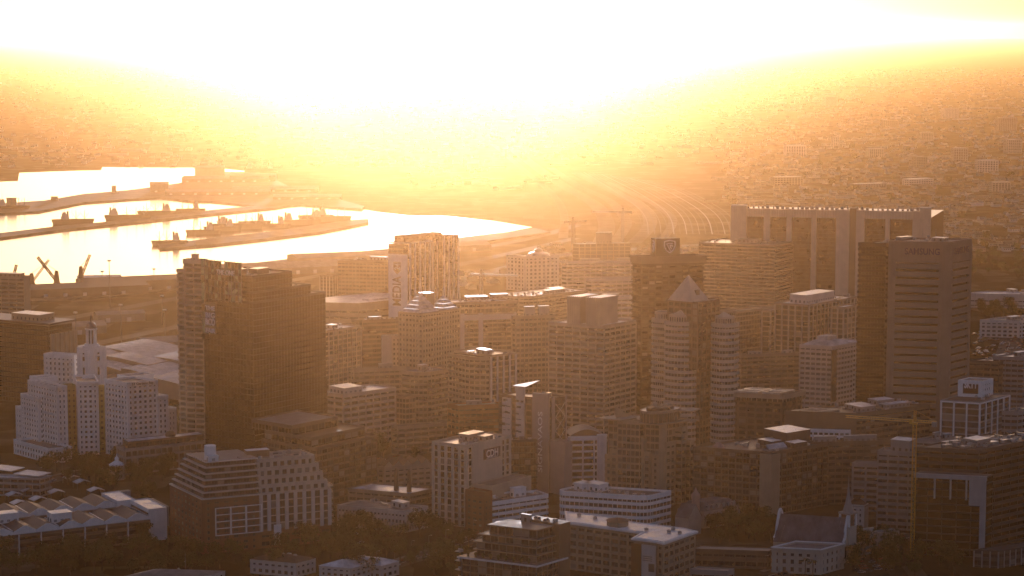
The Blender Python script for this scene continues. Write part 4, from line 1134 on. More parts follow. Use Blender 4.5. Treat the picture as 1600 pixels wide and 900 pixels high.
# pyramid-topped tower with two bow fronts
b = Bld('pyramid_tower', 'tall banded tower with two bow-fronted wings and a pale pyramid on top', 'building', (1076, 1095, 1113, 494, 706), 40, 50)
PT = dict(fh=4.4, wm=CREAM, gm=GLASS)
b.blk(band=0.3, bay=3.4, pier=0.7, dp=0.4, db=0.2, edges=[0, 3], par=.5, **dict(PT, wm=BROWN))
def bow(px, c, bb_, seg=8, bulge=5.0, k=None):
    pp, pz = b.sub(px, c, bb_, build=False)
    # bow the left face outward
    a, d, n, L = edge_info(pp, 3)
    P = [pp[0], pp[1], pp[2]]
    for i in range(seg + 1):
        t = i / seg
        q = a + d * (L * t) + n * (bulge * sin(pi * t)); P.append((q.x, q.y))
    P = P[1:]
    return P, pz
for px, c, bb_, bl in (((1040, 1082, 1100, 505, 706), 20, 40, 3.0), ((1113, 1148, 1153, 507, 708), 14, 60, 4.5), ((1020, 1046, 1056, 500, 700), 22, 60, 2.5)):
    P, pz = bow(px, c, bb_, bulge=bl)
    block(b.root, P, 0, pz, band=0.5, bay=2.6, pier=0.25, dp=0.15, db=0.75, edges=range(2, 11), win='join', par=1.0, **PT)
    cxx = sum(p[0] for p in P) / len(P); cyy = sum(p[1] for p in P) / len(P)
    Q = [(cxx + (p[0] - cxx) * .72, cyy + (p[1] - cyy) * .72) for p in P]
    block(b.root, Q, pz, pz + 5.5, band=0.3, bay=2.6, pier=0.4, win='none', par=.4, **PT)
    m = MB(); Q2 = [(cxx + (p[0] - cxx) * .62, cyy + (p[1] - cyy) * .62) for p in P]; Q3 = [(cxx + (p[0] - cxx) * .04, cyy + (p[1] - cyy) * .04) for p in P]
    if px[0] > 1030: m.taper(Q2, Q3, pz + 5.4, pz + 9.0); m.build('cone_roof', CREAM, b.root)
ctr = ((b.W) / 2, b.L / 2 + 6)
zc = height_at(468, b.P.y + 12)
S = 13
core = [(ctr[0] - S, ctr[1] - S), (ctr[0] + S, ctr[1] - S), (ctr[0] + S, ctr[1] + S), (ctr[0] - S, ctr[1] + S)]
block(b.root, core, 60, zc, BROWN, GLASS, fh=5, band=0.3, bay=5.0, pier=1.1, dp=.5, edges=[0, 3], roof=R_GREY, par=.3, top=1.0)
za = height_at(428, b.P.y + 18)
# pyramid with a window in its face
m = MB(); cx, cyy, s_ = ctr[0] - 4, ctr[1] + 2, 10.5
m.taper([(cx - s_, cyy - s_), (cx + s_, cyy - s_), (cx + s_, cyy + s_), (cx - s_, cyy + s_)], [(cx - .2, cyy - .2), (cx + .2, cyy - .2), (cx + .2, cyy + .2), (cx - .2, cyy + .2)], zc, za)
m.build('pyramid', CREAM, b.root)
m = MB(); m.obox((cx, cyy), Vector((1, 0)), Vector((0, 1)), -1.5, -s_ * .78, zc + 3, 2.4, -s_ * .4, zc + 7.5); m.build('dormer', BROWN, b.root)
m = MB(); m.obox((cx, cyy), Vector((1, 0)), Vector((0, 1)), s_ + 1, -s_, zc - 18, s_ + 12, s_, zc + 1); m.build('rear_shaft', BROWN, b.root)

b = Bld('office_block', 'wide plain brown block right behind the pyramid-topped tower', 'building', (1120, 1150, 1215, 488, 620), 20, 40)
b.blk(fh=4.0, band=0.3, bay=1.8, pier=0.25, wm=TAN, edges=[0, 3], roof=R_TILE, win='none')
b = Bld('glass_office', 'wide ochre glass office with a bright flat roof left of the long slab block', 'building', (1092, 1211, 1239, 384, 495), 21, 62)
b.blk(fh=3.8, band=0.35, bay=6, pier=0.12, dp=.1, db=.15, wm=TAN, gm=GLASS, edges=[0, 3], roof=R_METAL, win='none', par=1.0)
b.stuff_on_roof(91, 22, 1, rroof=R_METAL)
# long slab
b = Bld('slab_block', 'very long tall slab block with pale vertical bays and set-back dark glass panels', 'building', (1143, 1455, 1475, 330, 492), 13, 72)
SLB = wall('slab_concrete', (0.52, 0.43, 0.34))
m = MB(); m.prism(b.poly, 0, b.z - 7, 0, 1); m.build('glazing', [GLASS, R_METAL], b.root)
L = b.L; hh = b.z
def bay_(y0, y1, out, z0, z1, mat, nm):
    m = MB(); ax = Vector((b.lv[0], b.lv[1])); ay = Vector((-b.lv[1], b.lv[0]))
    m.obox((0, 0), ax, ay, y0, -6, z0, y1, out, z1); return m.build(nm, mat, b.root)
def fr(px): return L * (1455 - px) / (1455 - 1143)
bay_(fr(1455), fr(1438), 7.5, 0, hh + 4, SLB, 'stair_tower'); bay_(fr(1438), fr(1427), 4, 0, hh, SLB, 'wall_bay')
bay_(fr(1168), fr(1143), 6, 0, hh + 3, SLB, 'stair_tower')
bay_(fr(1353), fr(1309), 6, 0, hh, SLB, 'stair_tower'); bay_(fr(1340), fr(1330), 6.6, 0, hh + 2, BROWN, 'dark_stair_strip')  # the brown strip stands slightly proud of the stair tower
for x0, x1 in ((1205, 1195), (1239, 1231), (1278, 1270), (1392, 1385)): bay_(fr(x0), fr(x1), 3.6, 0, hh - 0.4, SLB, 'wall_pier')
for x0, x1, in ((1195, 1168.3), (1231, 1205.3), (1270, 1239.3), (1308.7, 1278.3), (1384.7, 1353.3), (1426.7, 1392.3)):
    bay_(fr(x0), fr(x1), 2.6, hh - 9, hh - 0.8, SLB, 'roof_fascia')
    w = fr(x1) - fr(x0)
    for i in range(7): bay_(fr(x0) + w * (i + .45) / 7, fr(x0) + w * (i + .6) / 7, 3.0, hh - 9.2, hh - 0.5, PALE, 'fascia_rib')
    for j in range(1, 22): bay_(fr(x0) + .1, fr(x1) - .1, .25, j * 4.2, j * 4.2 + .8, BLACKCLAD, 'floor_band')
m = MB()
for i in range(40):
    y = L * (i + .5) / 40; h_ = R.uniform(1, 3.4); m.box(b.lv[0] * y + 3, b.lv[1] * y, hh - 1, b.lv[0] * y + 6, b.lv[1] * y + R.uniform(1, 4), hh + h_)
m.build('roof_machinery', GREY, b.root, kind='stuff')

# pier-fronted office in the middle distance
b = Bld('office_block', 'tan office with long pale piers and a stepped pale roof storey behind the white-capped tower', 'building', (1212, 1264, 1340, 478, 625), 30, 50)
OP = dict(fh=4.2, band=0.22, bay=6.0, pier=1.1, dp=.8, db=.2, wm=TAN, pm=CREAM, edges=[0, 3], roof=R_WHITE)
b.blk(**OP); b.sub((1191, 1204, 1224, 487, 620), 30, 50, **OP); b.sub((1300, 1318, 1342, 482, 628), 30, 50, **dict(OP, fh=4.3))
plant(b.root, b.W * .15 + b.lv[0] * b.L * .3, b.L * .3, b.W * .7, b.L * .85, b.z, b.z + 7, PALE, R_WHITE, 'roof_storey'); b.stuff_on_roof(93, 16, 1, rm=PALE)
b = Bld('low_office', 'low banded tan office in front of the pier-fronted office', 'building', (1150, 1158, 1249, 556, 640), 50, 14)
b.blk(fh=4, band=0.45, bay=5, pier=.4, wm=TAN, edges=[0, 3], roof=R_METAL); b.stuff_on_roof(94, 6, 2, rm=PALE)
b = Bld('roof_frame_office', 'brown office with square sunlit frames on its flat roof', 'building', (1140, 1222, 1252, 615, 712), 18, 46)
b.blk(fh=4.2, band=0.4, bay=6, pier=1.6, dp=.6, wm=BROWN, edges=[0, 3], roof=R_GREY, z1=b.z - 6, win='join'); 
block(b.root, offset(b.poly, 1.6), b.z - 6, b.z - 1.5, TAN, GLASS, fh=5, band=.6, win='none', roof=R_TILE, par=1)
for (x0, y0, x1, y1) in ((.1, .08, .55, .42), (.1, .5, .5, .92), (.6, .1, .95, .48), (.58, .55, .95, .95)):
    o_ = b.para(b.W * x0, b.L * y0, b.W * x1, b.L * y1); m = MB(); m.ring(o_, offset(o_, -.8), b.z - 1.5, b.z + .2); m.build('roof_frame', R_METAL, b.root)
b = Bld('white_capped_tower', 'pale banded office tower with a dark glass corner and sloping white roof cap', 'building', (1250, 1300, 1333, 543, 652), 24, 46)
WC = dict(fh=3.9, band=0.52, bay=4.2, pier=.8, dp=.32, db=.3, wm=PALE, edges=[0, 3], roof=R_WHITE)
b.blk(**WC); b.blk(poly=[(b.W + .3, 4), (b.W + 22, 4), (b.W + 22, 24), (b.W + .3, 24)], z1=b.z - 1, **WC)
m = MB(); m.box(-.45, -.45, 12, 6, 6, b.z - 2); m.build('glass_corner', BLUEGL, b.root)
m = MB(); m.taper(offset(b.poly, .4), offset(b.poly, -6), b.z, b.z + 4.2); m.prism(offset(b.poly, -8.0), b.z + 4.1, b.z + 7.4); m.build('roof_cap', R_MATTP, b.root)

# the pair of tall towers at the right
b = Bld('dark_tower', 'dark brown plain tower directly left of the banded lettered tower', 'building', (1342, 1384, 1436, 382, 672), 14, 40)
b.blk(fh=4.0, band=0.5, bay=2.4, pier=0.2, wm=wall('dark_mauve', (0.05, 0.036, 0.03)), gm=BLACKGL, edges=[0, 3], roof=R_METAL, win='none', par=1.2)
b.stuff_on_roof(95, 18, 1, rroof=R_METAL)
b = Bld('banded_tower', 'tall tan tower with deep dark window bands and purple roof lettering', 'building', (1389, 1483, 1519, 381, 706), 12, 52)
SM = wall('mauve_concrete', (0.235, 0.18, 0.15))
pol = b.poly[:]
a_ = 4.5
chf = [(a_, 0), pol[1], pol[2], pol[3], (b.lv[0] * a_, b.lv[1] * a_)]
zt = b.z; nfl = 23; z0 = 9.0; f = (zt - 13 - z0) / nfl
m = MB(); m.prism(offset(chf, -1.2), 0, zt - .4, 0, 0); m.build('glazing', BLACKGL, b.root)
bm_ = MB(); bm_.prism(chf, 0, f * .68, 0, 0, True); me = bm_.mesh('floor_band', SM)
for j in range(nfl): put('floor_band', me, b.root, (0, 0, z0 + j * f))
m = MB(); m.prism(offset(chf, .03), zt - 14, zt, 0, 1, True); m.ring(offset(chf, .06), offset(chf, -.8), zt - .2, zt + 1.3); m.build('crown_wall', [SM, R_GREY], b.root)
ax, ay = Vector((b.lv[0], b.lv[1])), Vector((-b.lv[1], b.lv[0]))
m = MB()
m.obox((0, 0), ax, ay, b.L - 5, -4, 0, b.L + .1, .12, zt - .5); m.obox((0, 0), ax, ay, a_ - .1, -4, 0, a_ + 2.2, .12, zt - .5)
m.box(a_ - .1, -.12, 0, a_ + 2, 3, zt - .5); m.box(b.W - 3.5, -.12, 0, b.W + .1, 3, zt - .5); m.build('corner_pier', SM, b.root)
ch = MB(); q1, q2 = Vector((a_, 0)), Vector((b.lv[0] * a_, b.lv[1] * a_)); d_ = (q1 - q2).normalized(); ch.obox(q2, d_, Vector((d_.y, -d_.x)), 0, -1, 0, (q1 - q2).length, .1, zt - .5); ch.build('chamfer_wall', SM, b.root)
PUR = wall('purple_letters', (0.035, 0.02, 0.09), 0.5)
nn = Vector((-b.lv[1], b.lv[0])) * .15
text('SAMSUNG', 4.6, PUR, b.root, (b.lv[0] * b.L * .44 + nn.x, b.lv[1] * b.L * .44 + nn.y, zt - 8), (-b.lv[0], -b.lv[1], 0), (0, 0, 1), width=b.L * .58, bold=.035)
text('SAMSUNG', 4.6, PUR, b.root, (b.W * .55, -.2, zt - 8), (1, 0, 0), (0, 0, 1), width=b.W * .62, bold=.035)
m = MB()
for i in range(16):
    y = b.L * (i + .6) / 17; m.beam((b.lv[0] * y + 3, b.lv[1] * y, zt), (b.lv[0] * y + 3, b.lv[1] * y, zt + R.uniform(1.5, 4.5)), .25)
m.build('roof_aerials', STEEL, b.root, kind='stuff'); clutter(b.root, 8, 6, b.W - 4, b.L - 6, zt, 96, 12, 1)

# long brown complex
b = Bld('office_complex', 'long brown office complex with cluttered flat roofs in front of the banded tower', 'building', (1227, 1338, 1452, 648, 745), 12, 32)
b.blk(fh=4.0, band=0.5, bay=4, pier=.3, wm=BROWN, edges=[0, 3], roof=R_DARK, win='join', blank=(3,))
b.stuff_on_roof(97, 34, 5, rm=GREY)
m = MB()
o_ = b.para(2, b.L * .55, b.W * .3, b.L * .95); m.ring(o_, offset(o_, -.6), b.z + .2, b.z + 1.2); m.build('roof_frame', R_METAL, b.root)
bb = Bld('low_office', 'low white strip building with small windows in front of the long brown complex', 'building', (1254, 1328, 1334, 674, 745), 10, 60)
bb.blk(fh=4, band=0.4, bay=3.4, pier=1.0, wm=WHITE, edges=[0, 3], roof=R_WHITE, z1=bb.z)
bb = Bld('office_block', 'dark brown block below the low white strip building', 'building', (1225, 1240, 1425, 694, 790), 40, 8)
bb.blk(fh=4, band=.5, bay=4.5, pier=.5, wm=BROWN, edges=[0, 3], roof=R_DARK, win='join'); bb.stuff_on_roof(98, 12, 2)

# brown office with bright roof lights
b = Bld('office_block', 'big brown office with glazed top storeys and bright slanted roof sheets', 'building', (1084, 1205, 1293, 709, 806), 22, 38)
b.blk(fh=4.0, band=0.3, bay=4.6, pier=.7, dp=.5, wm=BROWN, gm=BLACKGL, edges=[0, 3], roof=R_DARK, par=1.2)
m = MB(); m.obox((0, 0), Vector((b.lv[0], b.lv[1])), Vector((-b.lv[1], b.lv[0])), -.6, -4, 0, 7, 1.0, b.z - .3); m.box(-.6, -.9, 0, 7, 3, b.z - .35); m.build('corner_pier', TAN, b.root)
for (x0, y0, w_, l_, r_) in ((4, 6, 16, 7, 2.5), (22, 26, 14, 9, 1.5)):
    m = MB(); m.face([(x0, y0, b.z + 1.2), (x0 + w_, y0, b.z + 1.2), (x0 + w_, y0 + l_ / 2, b.z + 1.2 + r_), (x0, y0 + l_ / 2, b.z + 1.2 + r_)]); m.face([(x0, y0 + l_ / 2, b.z + 1.2 + r_), (x0 + w_, y0 + l_ / 2, b.z + 1.2 + r_), (x0 + w_, y0 + l_, b.z + 1.2), (x0, y0 + l_, b.z + 1.2)])
    m.prism([(x0, y0), (x0 + w_, y0), (x0 + w_, y0 + l_), (x0, y0 + l_)], b.z - .1, b.z + 1.19, 1); m.build('roof_light', [R_METAL, GREY], b.root)
plant(b.root, b.W * .62, b.L * .35, b.W * 1.05, b.L * .75, b.z, b.z + 7, BROWN, R_WHITE, 'roof_hall'); b.stuff_on_roof(99, 22, 2, rm=BROWN)
m = MB(); m.tube((0, 0), [(4, 0), (3.6, 1.6), (1.5, 3.2), (.3, 3.4)], 10); m.build('roof_dome', wall('pink_render', (.4, .24, .2)), b.root, (b.lv[0] * b.L * .7 + 5, b.L * .68, b.z))

# block with the SKYY board
b = Bld('sign_block', 'white edged office with a tall white box carrying a dark SKYY board', 'building', (1471, 1531, 1577, 630, 740), 22, 50)
b.blk(fh=4.6, band=.2, bay=9, pier=1.1, dp=.6, wm=GREY, gm=BLUEGL, pm=WHITE, edges=[0, 3], roof=R_DARK, par=.9, win='join')
m = MB(); m.prism(offset(b.poly, .5), b.z - .8, b.z + .25, 0, 1, True); m.build('white_cornice', [WHITE, R_DARK], b.root)
bp, bz = b.sub((1498, 1534, 1551, 597, 730), 18, 50, build=False)
block(b.root, bp, b.z - 1, bz, WHITE, GLASS, fh=4.2, band=.6, bay=3.2, pier=1.9, edges=[0], blank=(3,), roof=R_GREY, par=.8)
a, d, n, L = edge_info(bp, 3); q = a + d * (L * .2) + n * .5
m = MB(); m.obox(q, d, n, 0, -.1, b.z + 2.6, L * .66, .25, bz - 1.6); sgb = m.build('sign_board', wall('maroon_board', (.02, .012, .02), .4), b.root)
q = a + d * (L * .53) + n * .9
text('SKYY', 5.0, LET, sgb, (q.x, q.y, b.z + 6.6), (d.x, d.y, 0), (0, 0, 1), width=L * .58, bold=.05)
b.stuff_on_roof(101, 6, 0)

# dark block under construction with pale roof sheets, yellow tower crane
b = Bld('dark_block', 'large dark block with bright white sheets on its roof, far right', 'building', (1432, 1530, 1640, 704, 860), 14, 40)
b.blk(fh=4.2, band=.5, bay=7, pier=.4, wm=DGREY, gm=BLACKGL, edges=[0, 3], roof=R_DARK, par=.6, win='none')
rr = random.Random(4)
for i in range(16):
    x, y = rr.uniform(3, b.W * .6), rr.uniform(6, b.L - 4)
    m = MB(); m.box(0, 0, 0, rr.uniform(4, 10), rr.uniform(2, 5), rr.uniform(.6, 2.6)); o = m.build('roof_unit', R_METAL if i % 3 else GREY, b.root, (x + b.lv[0] * y, y * b.lv[1], b.z)); o.rotation_euler = (0, 0, rr.uniform(-.3, .3))
b.stuff_on_roof(102, 26, 1)
fp, fz = b.sub((1428, 1541, 1551, 745, 872), 14, 55, build=False)
block(b.root, fp, 0, fz, DGREY, BLACKGL, fh=4.2, band=.2, bay=9, pier=.4, edges=[0, 3], win='none', par=0, roof=R_DARK)
a, d, n, L = edge_info(fp, 3)
m = MB(); m.obox(a, d, n, 0, -.4, fz - 2.2, L + .5, 1.2, fz + .3)
for t_ in (.28, .5, .72): m.obox(a + d * L * t_, d, n, 0, -.2, fz - 14, 1.0, .9, fz - 2.2)
m.obox(a + d * L * .77, d, n, 0, -.2, fz - 17, 9, .7, fz - 2.3); m.obox(a + d * (L - 3.2), d, n, 0, -.4, 0, 3.4, 1.1, fz - 2.25); m.build('white_portal_frame', wall('weathered_white', (.38, .36, .36)), b.root)

b = Bld('striped_office', 'grey office with evenly striped window bands behind the yellow crane', 'building', (1372, 1436, 1446, 709, 830), 15, 60)
b.blk(fh=3.9, band=.52, bay=6.5, pier=.7, dp=.3, wm=GREY, edges=[0, 3], roof=R_GREY)
plant(b.root, b.lv[0] * b.L * .3 + 2, 6, b.lv[0] * b.L * .3 + 13, 18, b.z, b.z + 7, GREY); b.stuff_on_roof(103, 8, 1)
bb = Bld('striped_office', 'smaller grey office with dark window bands left of the striped office', 'building', (1332, 1374, 1380, 727, 800), 12, 60)
bb.blk(fh=3.9, band=.45, bay=8, pier=1.2, dp=.3, wm=GREY, edges=[0, 3], roof=R_GREY)
bb = Bld('house', 'pale two-storey house with brown pitched roof beside the striped office', 'house', (1322, 1350, 1356, 792, 828), 14, 60)
bb.blk(fh=3.6, band=.5, bay=4, pier=2, wm=PALE, edges=[0, 3], roof=R_TILE)
m = MB(); o_ = offset(bb.poly, .5); m.taper(o_, offset(bb.poly, -4), bb.z, bb.z + 4.5); m.build('roof', R_TILE, bb.root)
bb = Bld('plant_block', 'grey stepped block with roof machinery between the striped office and the SKYY block', 'building', (1430, 1470, 1500, 690, 760), 14, 40)
bb.blk(fh=4, band=.5, bay=6, wm=GREY, edges=[0, 3], roof=R_GREY); bb.stuff_on_roof(104, 12, 2)

# tower cranes
def lattice(m, p, q, w, n_, t=.16, tri=False):
    p, q = Vector(p), Vector(q); d = (q - p).normalized()
    up = Vector((0, 0, 1)) if abs(d.z) < .9 else Vector((1, 0, 0))
    s = d.cross(up).normalized() * w / 2; u = s.cross(d).normalized() * w / 2
    cs = [s + u, s - u, -s - u, -s + u]
    for c_ in cs: m.beam(p + c_, q + c_, t * 1.4)
    for i in range(n_):
        A, B = p + (q - p) * (i / n_), p + (q - p) * ((i + 1) / n_)
        for k_ in range(4):
            c1, c2 = cs[k_], cs[(k_ + 1) % 4]
            if i % 2: c1, c2 = c2, c1
            m.beam(A + c1, B + c2, t); m.beam(A + c1, A + c2, t)
def tower_crane(P, h, label, ang, jib, back, col=YELLOW, luff=0.0, w=2.0, tk=.16):
    t = thing('tower_crane', label, 'crane', (P[0], P[1], P[2] if len(P) > 2 else 0), ang)
    m = MB(); lattice(m, (0, 0, 0), (0, 0, h), w, max(6, int(h / 3.2)), tk); m.build('mast', col, t)
    m = MB(); m.box(-w * .7, -w * .7, h, w * .7, w * .7, h + 1.2); m.box(w * .6, -1, h + .2, w * 1.6, 1, h + 2.6); m.build('slewing_cab', col, t)
    m = MB(); lattice(m, (0, 0, h + 1), (0, 0, h + 8), w * .6, 3, tk); m.build('tower_head', col, t)
    m = MB(); lattice(m, (1, 0, h + 2), (jib * cos(luff), 0, h + 2 + jib * sin(luff)), w * .6, int(jib / 3), tk * .8); m.beam((0, 0, h + 8), (jib * .65 * cos(luff), 0, h + 2.4 + jib * .65 * sin(luff)), .12); m.build('jib', col, t)
    m = MB(); lattice(m, (-back, 0, h + 2), (-1, 0, h + 2), w * .6, 4, tk); m.beam((0, 0, h + 8), (-back, 0, h + 2.4), .15); m.build('counter_jib', col, t)
    m = MB(); m.box(-back - .5, -1.2, h - .6, -back + 2.2, 1.2, h + 2.2); m.build('counterweight', GREY, t)
    return t
p = ground(1425, 872); hC = height_at(655, p.y)
tower_crane(p, hC - 3, 'tall yellow tower crane standing in front of the dark block at the right', radians(158), 40, 12, w=2.0, tk=.15)
for (px, yb, yt, ang, jib, lab) in ((973, 392, 330, 176, 42, 'slender distant crane above the highway curve, right of the other'), (895, 395, 345, 20, 20, 'slender distant crane left of the highway curve'), (752, 480, 428, -18, 42, 'pale distant crane just right of the ribbed tower')):
    p = ground(px, yb); tower_crane(p, height_at(yt, p.y) - 3, lab, radians(ang), jib, 12, STEEL, w=3.0, tk=.55)

# church complex, lower right
b = Bld('church', 'large old church with a steep slate roof, white gable copings and a spired tower', 'church', (1210, 1316, 1334, 852, 880), 17, 46)
nv = b.poly; L = b.L; W = b.W; ax = Vector((b.lv[0], b.lv[1]))
m = MB(); m.prism(nv, 0, b.z, 0, 0); m.build('nave_wall', CREAM, b.root)
def P3(x, y, z): return (x + b.lv[0] * y, b.lv[1] * y, z)
rh = 15
def slope(x0, z0_, x1, z1_, n_=10, m_=4):
    for i in range(n_):
        ya, yb_ = L * i / n_, L * (i + 1) / n_ - .12
        m = MB()
        a_, b_, c_, d_ = P3(x0, ya, z0_), P3(x0, yb_, z0_), P3(x1, yb_, z1_), P3(x1, ya, z1_)
        m.face([a_, d_, c_, b_]); m.face([(p[0], p[1], p[2] - .3) for p in (a_, b_, c_, d_)]); m.face([a_, b_, (b_[0], b_[1], b_[2] - .3), (a_[0], a_[1], a_[2] - .3)])
        m.build('roof_panel', R_SLATE, b.root)
slope(-1.2, b.z, W / 2, b.z + rh); slope(W + 1.2, b.z, W / 2, b.z + rh)
for y, nm in ((-.6, 'gable_wall'), (L - .2, 'gable_wall')):
    m = MB(); prof = [(0, 0), (W, 0), (W, b.z + 1.5), (W * .82, b.z + 3.5), (W * .78, b.z + 8), (W * .6, b.z + rh + 1), (W * .5, b.z + rh + 2.6), (W * .4, b.z + rh + 1), (W * .22, b.z + 8), (W * .18, b.z + 3.5), (0, b.z + 1.5)]
    m.face([P3(x, y, z) for x, z in prof]); m.face([P3(x, y + .8, z) for x, z in reversed(prof)])
    for i in range(2, len(prof)):
        q_, r_ = prof[i], prof[(i + 1) % len(prof)]; m.face([P3(q_[0], y, q_[1]), P3(q_[0], y + .8, q_[1]), P3(r_[0], y + .8, r_[1]), P3(r_[0], y, r_[1])])
    m.build(nm, CREAM, b.root)
    m = MB()
    for i in range(2, 10): q_, r_ = prof[i], prof[i + 1]; m.beam(P3(q_[0], y + .4, q_[1] + .2), P3(r_[0], y + .4, r_[1] + .2), 1.1)
    m.build('coping', WHITE, b.root)
for i in range(4):
    m = MB(); x_ = W * (.15 + .22 * i); m.box(x_, -.9, 3, x_ + 1.6, -.6, b.z - 1); m.build('arched_window', GLASS, b.root)
    m = MB(); m.box(x_ - 1.3, -1.2, 0, x_ - .6, -.61, b.z + 1); m.build('buttress', CREAM, b.root)
tq = P3(W * .62, -1, 0)
m = MB(); m.box(tq[0] - 3.6, tq[1] - 1, 0, tq[0] + 3.6, tq[1] + 6, b.z + 10); m.build('tower_shaft', CREAM, b.root)
for sx in (-3.2, 3.2):
    for sy in (-.6, 5.6): m = MB(); m.box(tq[0] + sx - .45, tq[1] + sy - .45, b.z + 10, tq[0] + sx + .45, tq[1] + sy + .45, b.z + 17); m.build('belfry_column', WHITE, b.root)
m = MB(); m.box(tq[0] - 2.6, tq[1], b.z + 10, tq[0] + 2.6, tq[1] + 5, b.z + 16.8); m.build('belfry_core', BROWN, b.root)
m = MB(); m.box(tq[0] - 4, tq[1] - 1.4, b.z + 17, tq[0] + 4, tq[1] + 6.4, b.z + 18); m.tube((tq[0], tq[1] + 2.5), [(3.2, b.z + 18), (2.4, b.z + 21), (1.8, b.z + 23), (1.0, b.z + 27), (.35, b.z + 33), (.05, b.z + 39)], 8); m.build('spire', GREY, b.root)
bb = Bld('parish_hall', 'cream two-storey hall with white parapets at the foot of the slate church roof', 'building', (1207, 1282, 1318, 862, 898), 12, 44)
bb.blk(fh=4.6, band=.42, bay=4.4, pier=2.6, dp=.3, wm=CREAM, edges=[0, 3], roof=R_SLATE, par=1.0)
m = MB(); m.ring(offset(bb.poly, .5), offset(bb.poly, -.1), bb.z + .9, bb.z + 1.5); m.build('white_coping', WHITE, bb.root)
bb = Bld('old_house_row', 'row of pale two-storey houses right of the church', 'building', (1330, 1340, 1404, 838, 868), 50, 26)
bb.blk(fh=4.4, band=.45, bay=4.4, pier=2.4, wm=PALE, edges=[0, 3], roof=R_SLATE, par=.8); bb.stuff_on_roof(111, 4, 1, rm=PALE)
bb = Bld('low_hall', 'dark low hall with a long pale roof edge left of the church', 'building', (1080, 1200, 1215, 862, 890), 8, 50)
bb.blk(fh=4.6, band=.5, bay=6, wm=BROWN, edges=[0, 3], roof=R_SLATE, par=.5)
bb = Bld('dormer_building', 'grey mansard-roofed building with dormers left of the big brown office', 'building', (1060, 1100, 1155, 800, 826), 30, 36)
bb.blk(fh=4.2, band=.4, bay=4.5, pier=2, wm=GREY, edges=[0, 3], roof=R_SLATE, par=.2)
m = MB(); m.taper(offset(bb.poly, .3), offset(bb.poly, -3.4), bb.z, bb.z + 5.2); m.build('mansard_roof', R_SLATE, bb.root)
for i in range(6): x_ = 4 + (bb.W - 8) * i / 5; m = MB(); m.box(x_ - 1, .4, bb.z + .8, x_ + 1, 3, bb.z + 3.2); m.face([(x_ - 1.3, .3, bb.z + 3.2), (x_ + 1.3, .3, bb.z + 3.2), (x_, .3, bb.z + 4.4)]); m.build('dormer', GREY, bb.root)
bb = Bld('gabled_chapel', 'small grey gabled chapel with a pink turret behind the white sheet roof', 'chapel', (1055, 1076, 1096, 800, 838), 30, 40)
m = MB(); m.prism(bb.poly, 0, bb.z - 4); m.build('wall', GREY, bb.root)
m = MB(); W, L = bb.W, bb.L; z_ = bb.z - 4
q = lambda x, y, z: (x + bb.lv[0] * y, bb.lv[1] * y, z)
m.face([q(-.4, -.3, z_), q(W / 2, -.3, z_ + 8), q(W / 2, L, z_ + 8), q(-.4, L, z_)]); m.face([q(W / 2, -.3, z_ + 8), q(W + .4, -.3, z_), q(W + .4, L, z_), q(W / 2, L, z_ + 8)]); m.face([q(0, -.2, z_), q(W, -.2, z_), q(W / 2, -.2, z_ + 8)], 1); m.build('gable_roof', [R_SLATE, GREY], bb.root)
m = MB(); m.tube((W + 3, 8), [(2.4, 0), (2.4, bb.z + 5), (2.9, bb.z + 5.1), (2.6, bb.z + 7.5), (1.0, bb.z + 9.5), (.1, bb.z + 12)], 10); m.build('turret', MATS['pink_render'], bb.root)
bb = Bld('low_office', 'dark low roof with a bright white edge strip, bottom, right of the white sheet roof', 'building', (1080, 1136, 1146, 893, 925), 14, 50)
bb.blk(fh=4.6, band=.5, bay=6, wm=GREY, edges=[0, 3], roof=R_SLATE, par=.5)
bb = Bld('arcade_building', 'dark arcaded building with white arch trims at the lower right edge', 'building', (1522, 1560, 1640, 862, 888), 14, 30)
bb.blk(fh=6, band=.4, bay=4.5, pier=.7, wm=DGREY, pm=GREY, edges=[0, 3], roof=R_DARK, par=.5)

# right middle distance
for spec in (
 ('low_office', 'pale boxy office with a roof dish at the right edge behind the banded tower', (1532, 1592, 1640, 503, 528), 14, 40, dict(wm=PALE, pier=2.0, roof=R_GREY), 9),
 ('warehouse', 'wide pale warehouse with a shallow bright roof at the right edge', (1500, 1598, 1640, 461, 482), 8, 30, dict(wm=PALE, win='none', roof=R_WHITE, band=.8), 4),
 ('office_block', 'grey office with open lattice end at the right edge above the SKYY box', (1552, 1600, 1650, 560, 640), 14, 40, dict(wm=GREY, roof=R_METAL), 12),
 ('office_block', 'brown low office with bright roof strips right of the banded tower base', (1515, 1560, 1612, 566, 640), 14, 40, dict(wm=BROWN, roof=R_METAL), 14),
 ('office_block', 'grey office behind and right of the SKYY block', (1560, 1590, 1660, 645, 730), 14, 40, dict(wm=GREY, roof=R_GREY), 8),
 ('white_annex', 'white annex with dark window strips at the right edge beside the dark block', (1592, 1598, 1660, 680, 760), 40, 20, dict(wm=WHITE, roof=R_WHITE), 4)):
    nm, lab, px, c, bb_, kw, n_ = spec
    b = Bld(nm, lab, 'building', px, c, bb_); kk = dict(fh=4.2, band=.5, bay=5, edges=[0, 3]); kk.update(kw); b.blk(**kk); b.stuff_on_roof(int(px[0]), n_, 1)
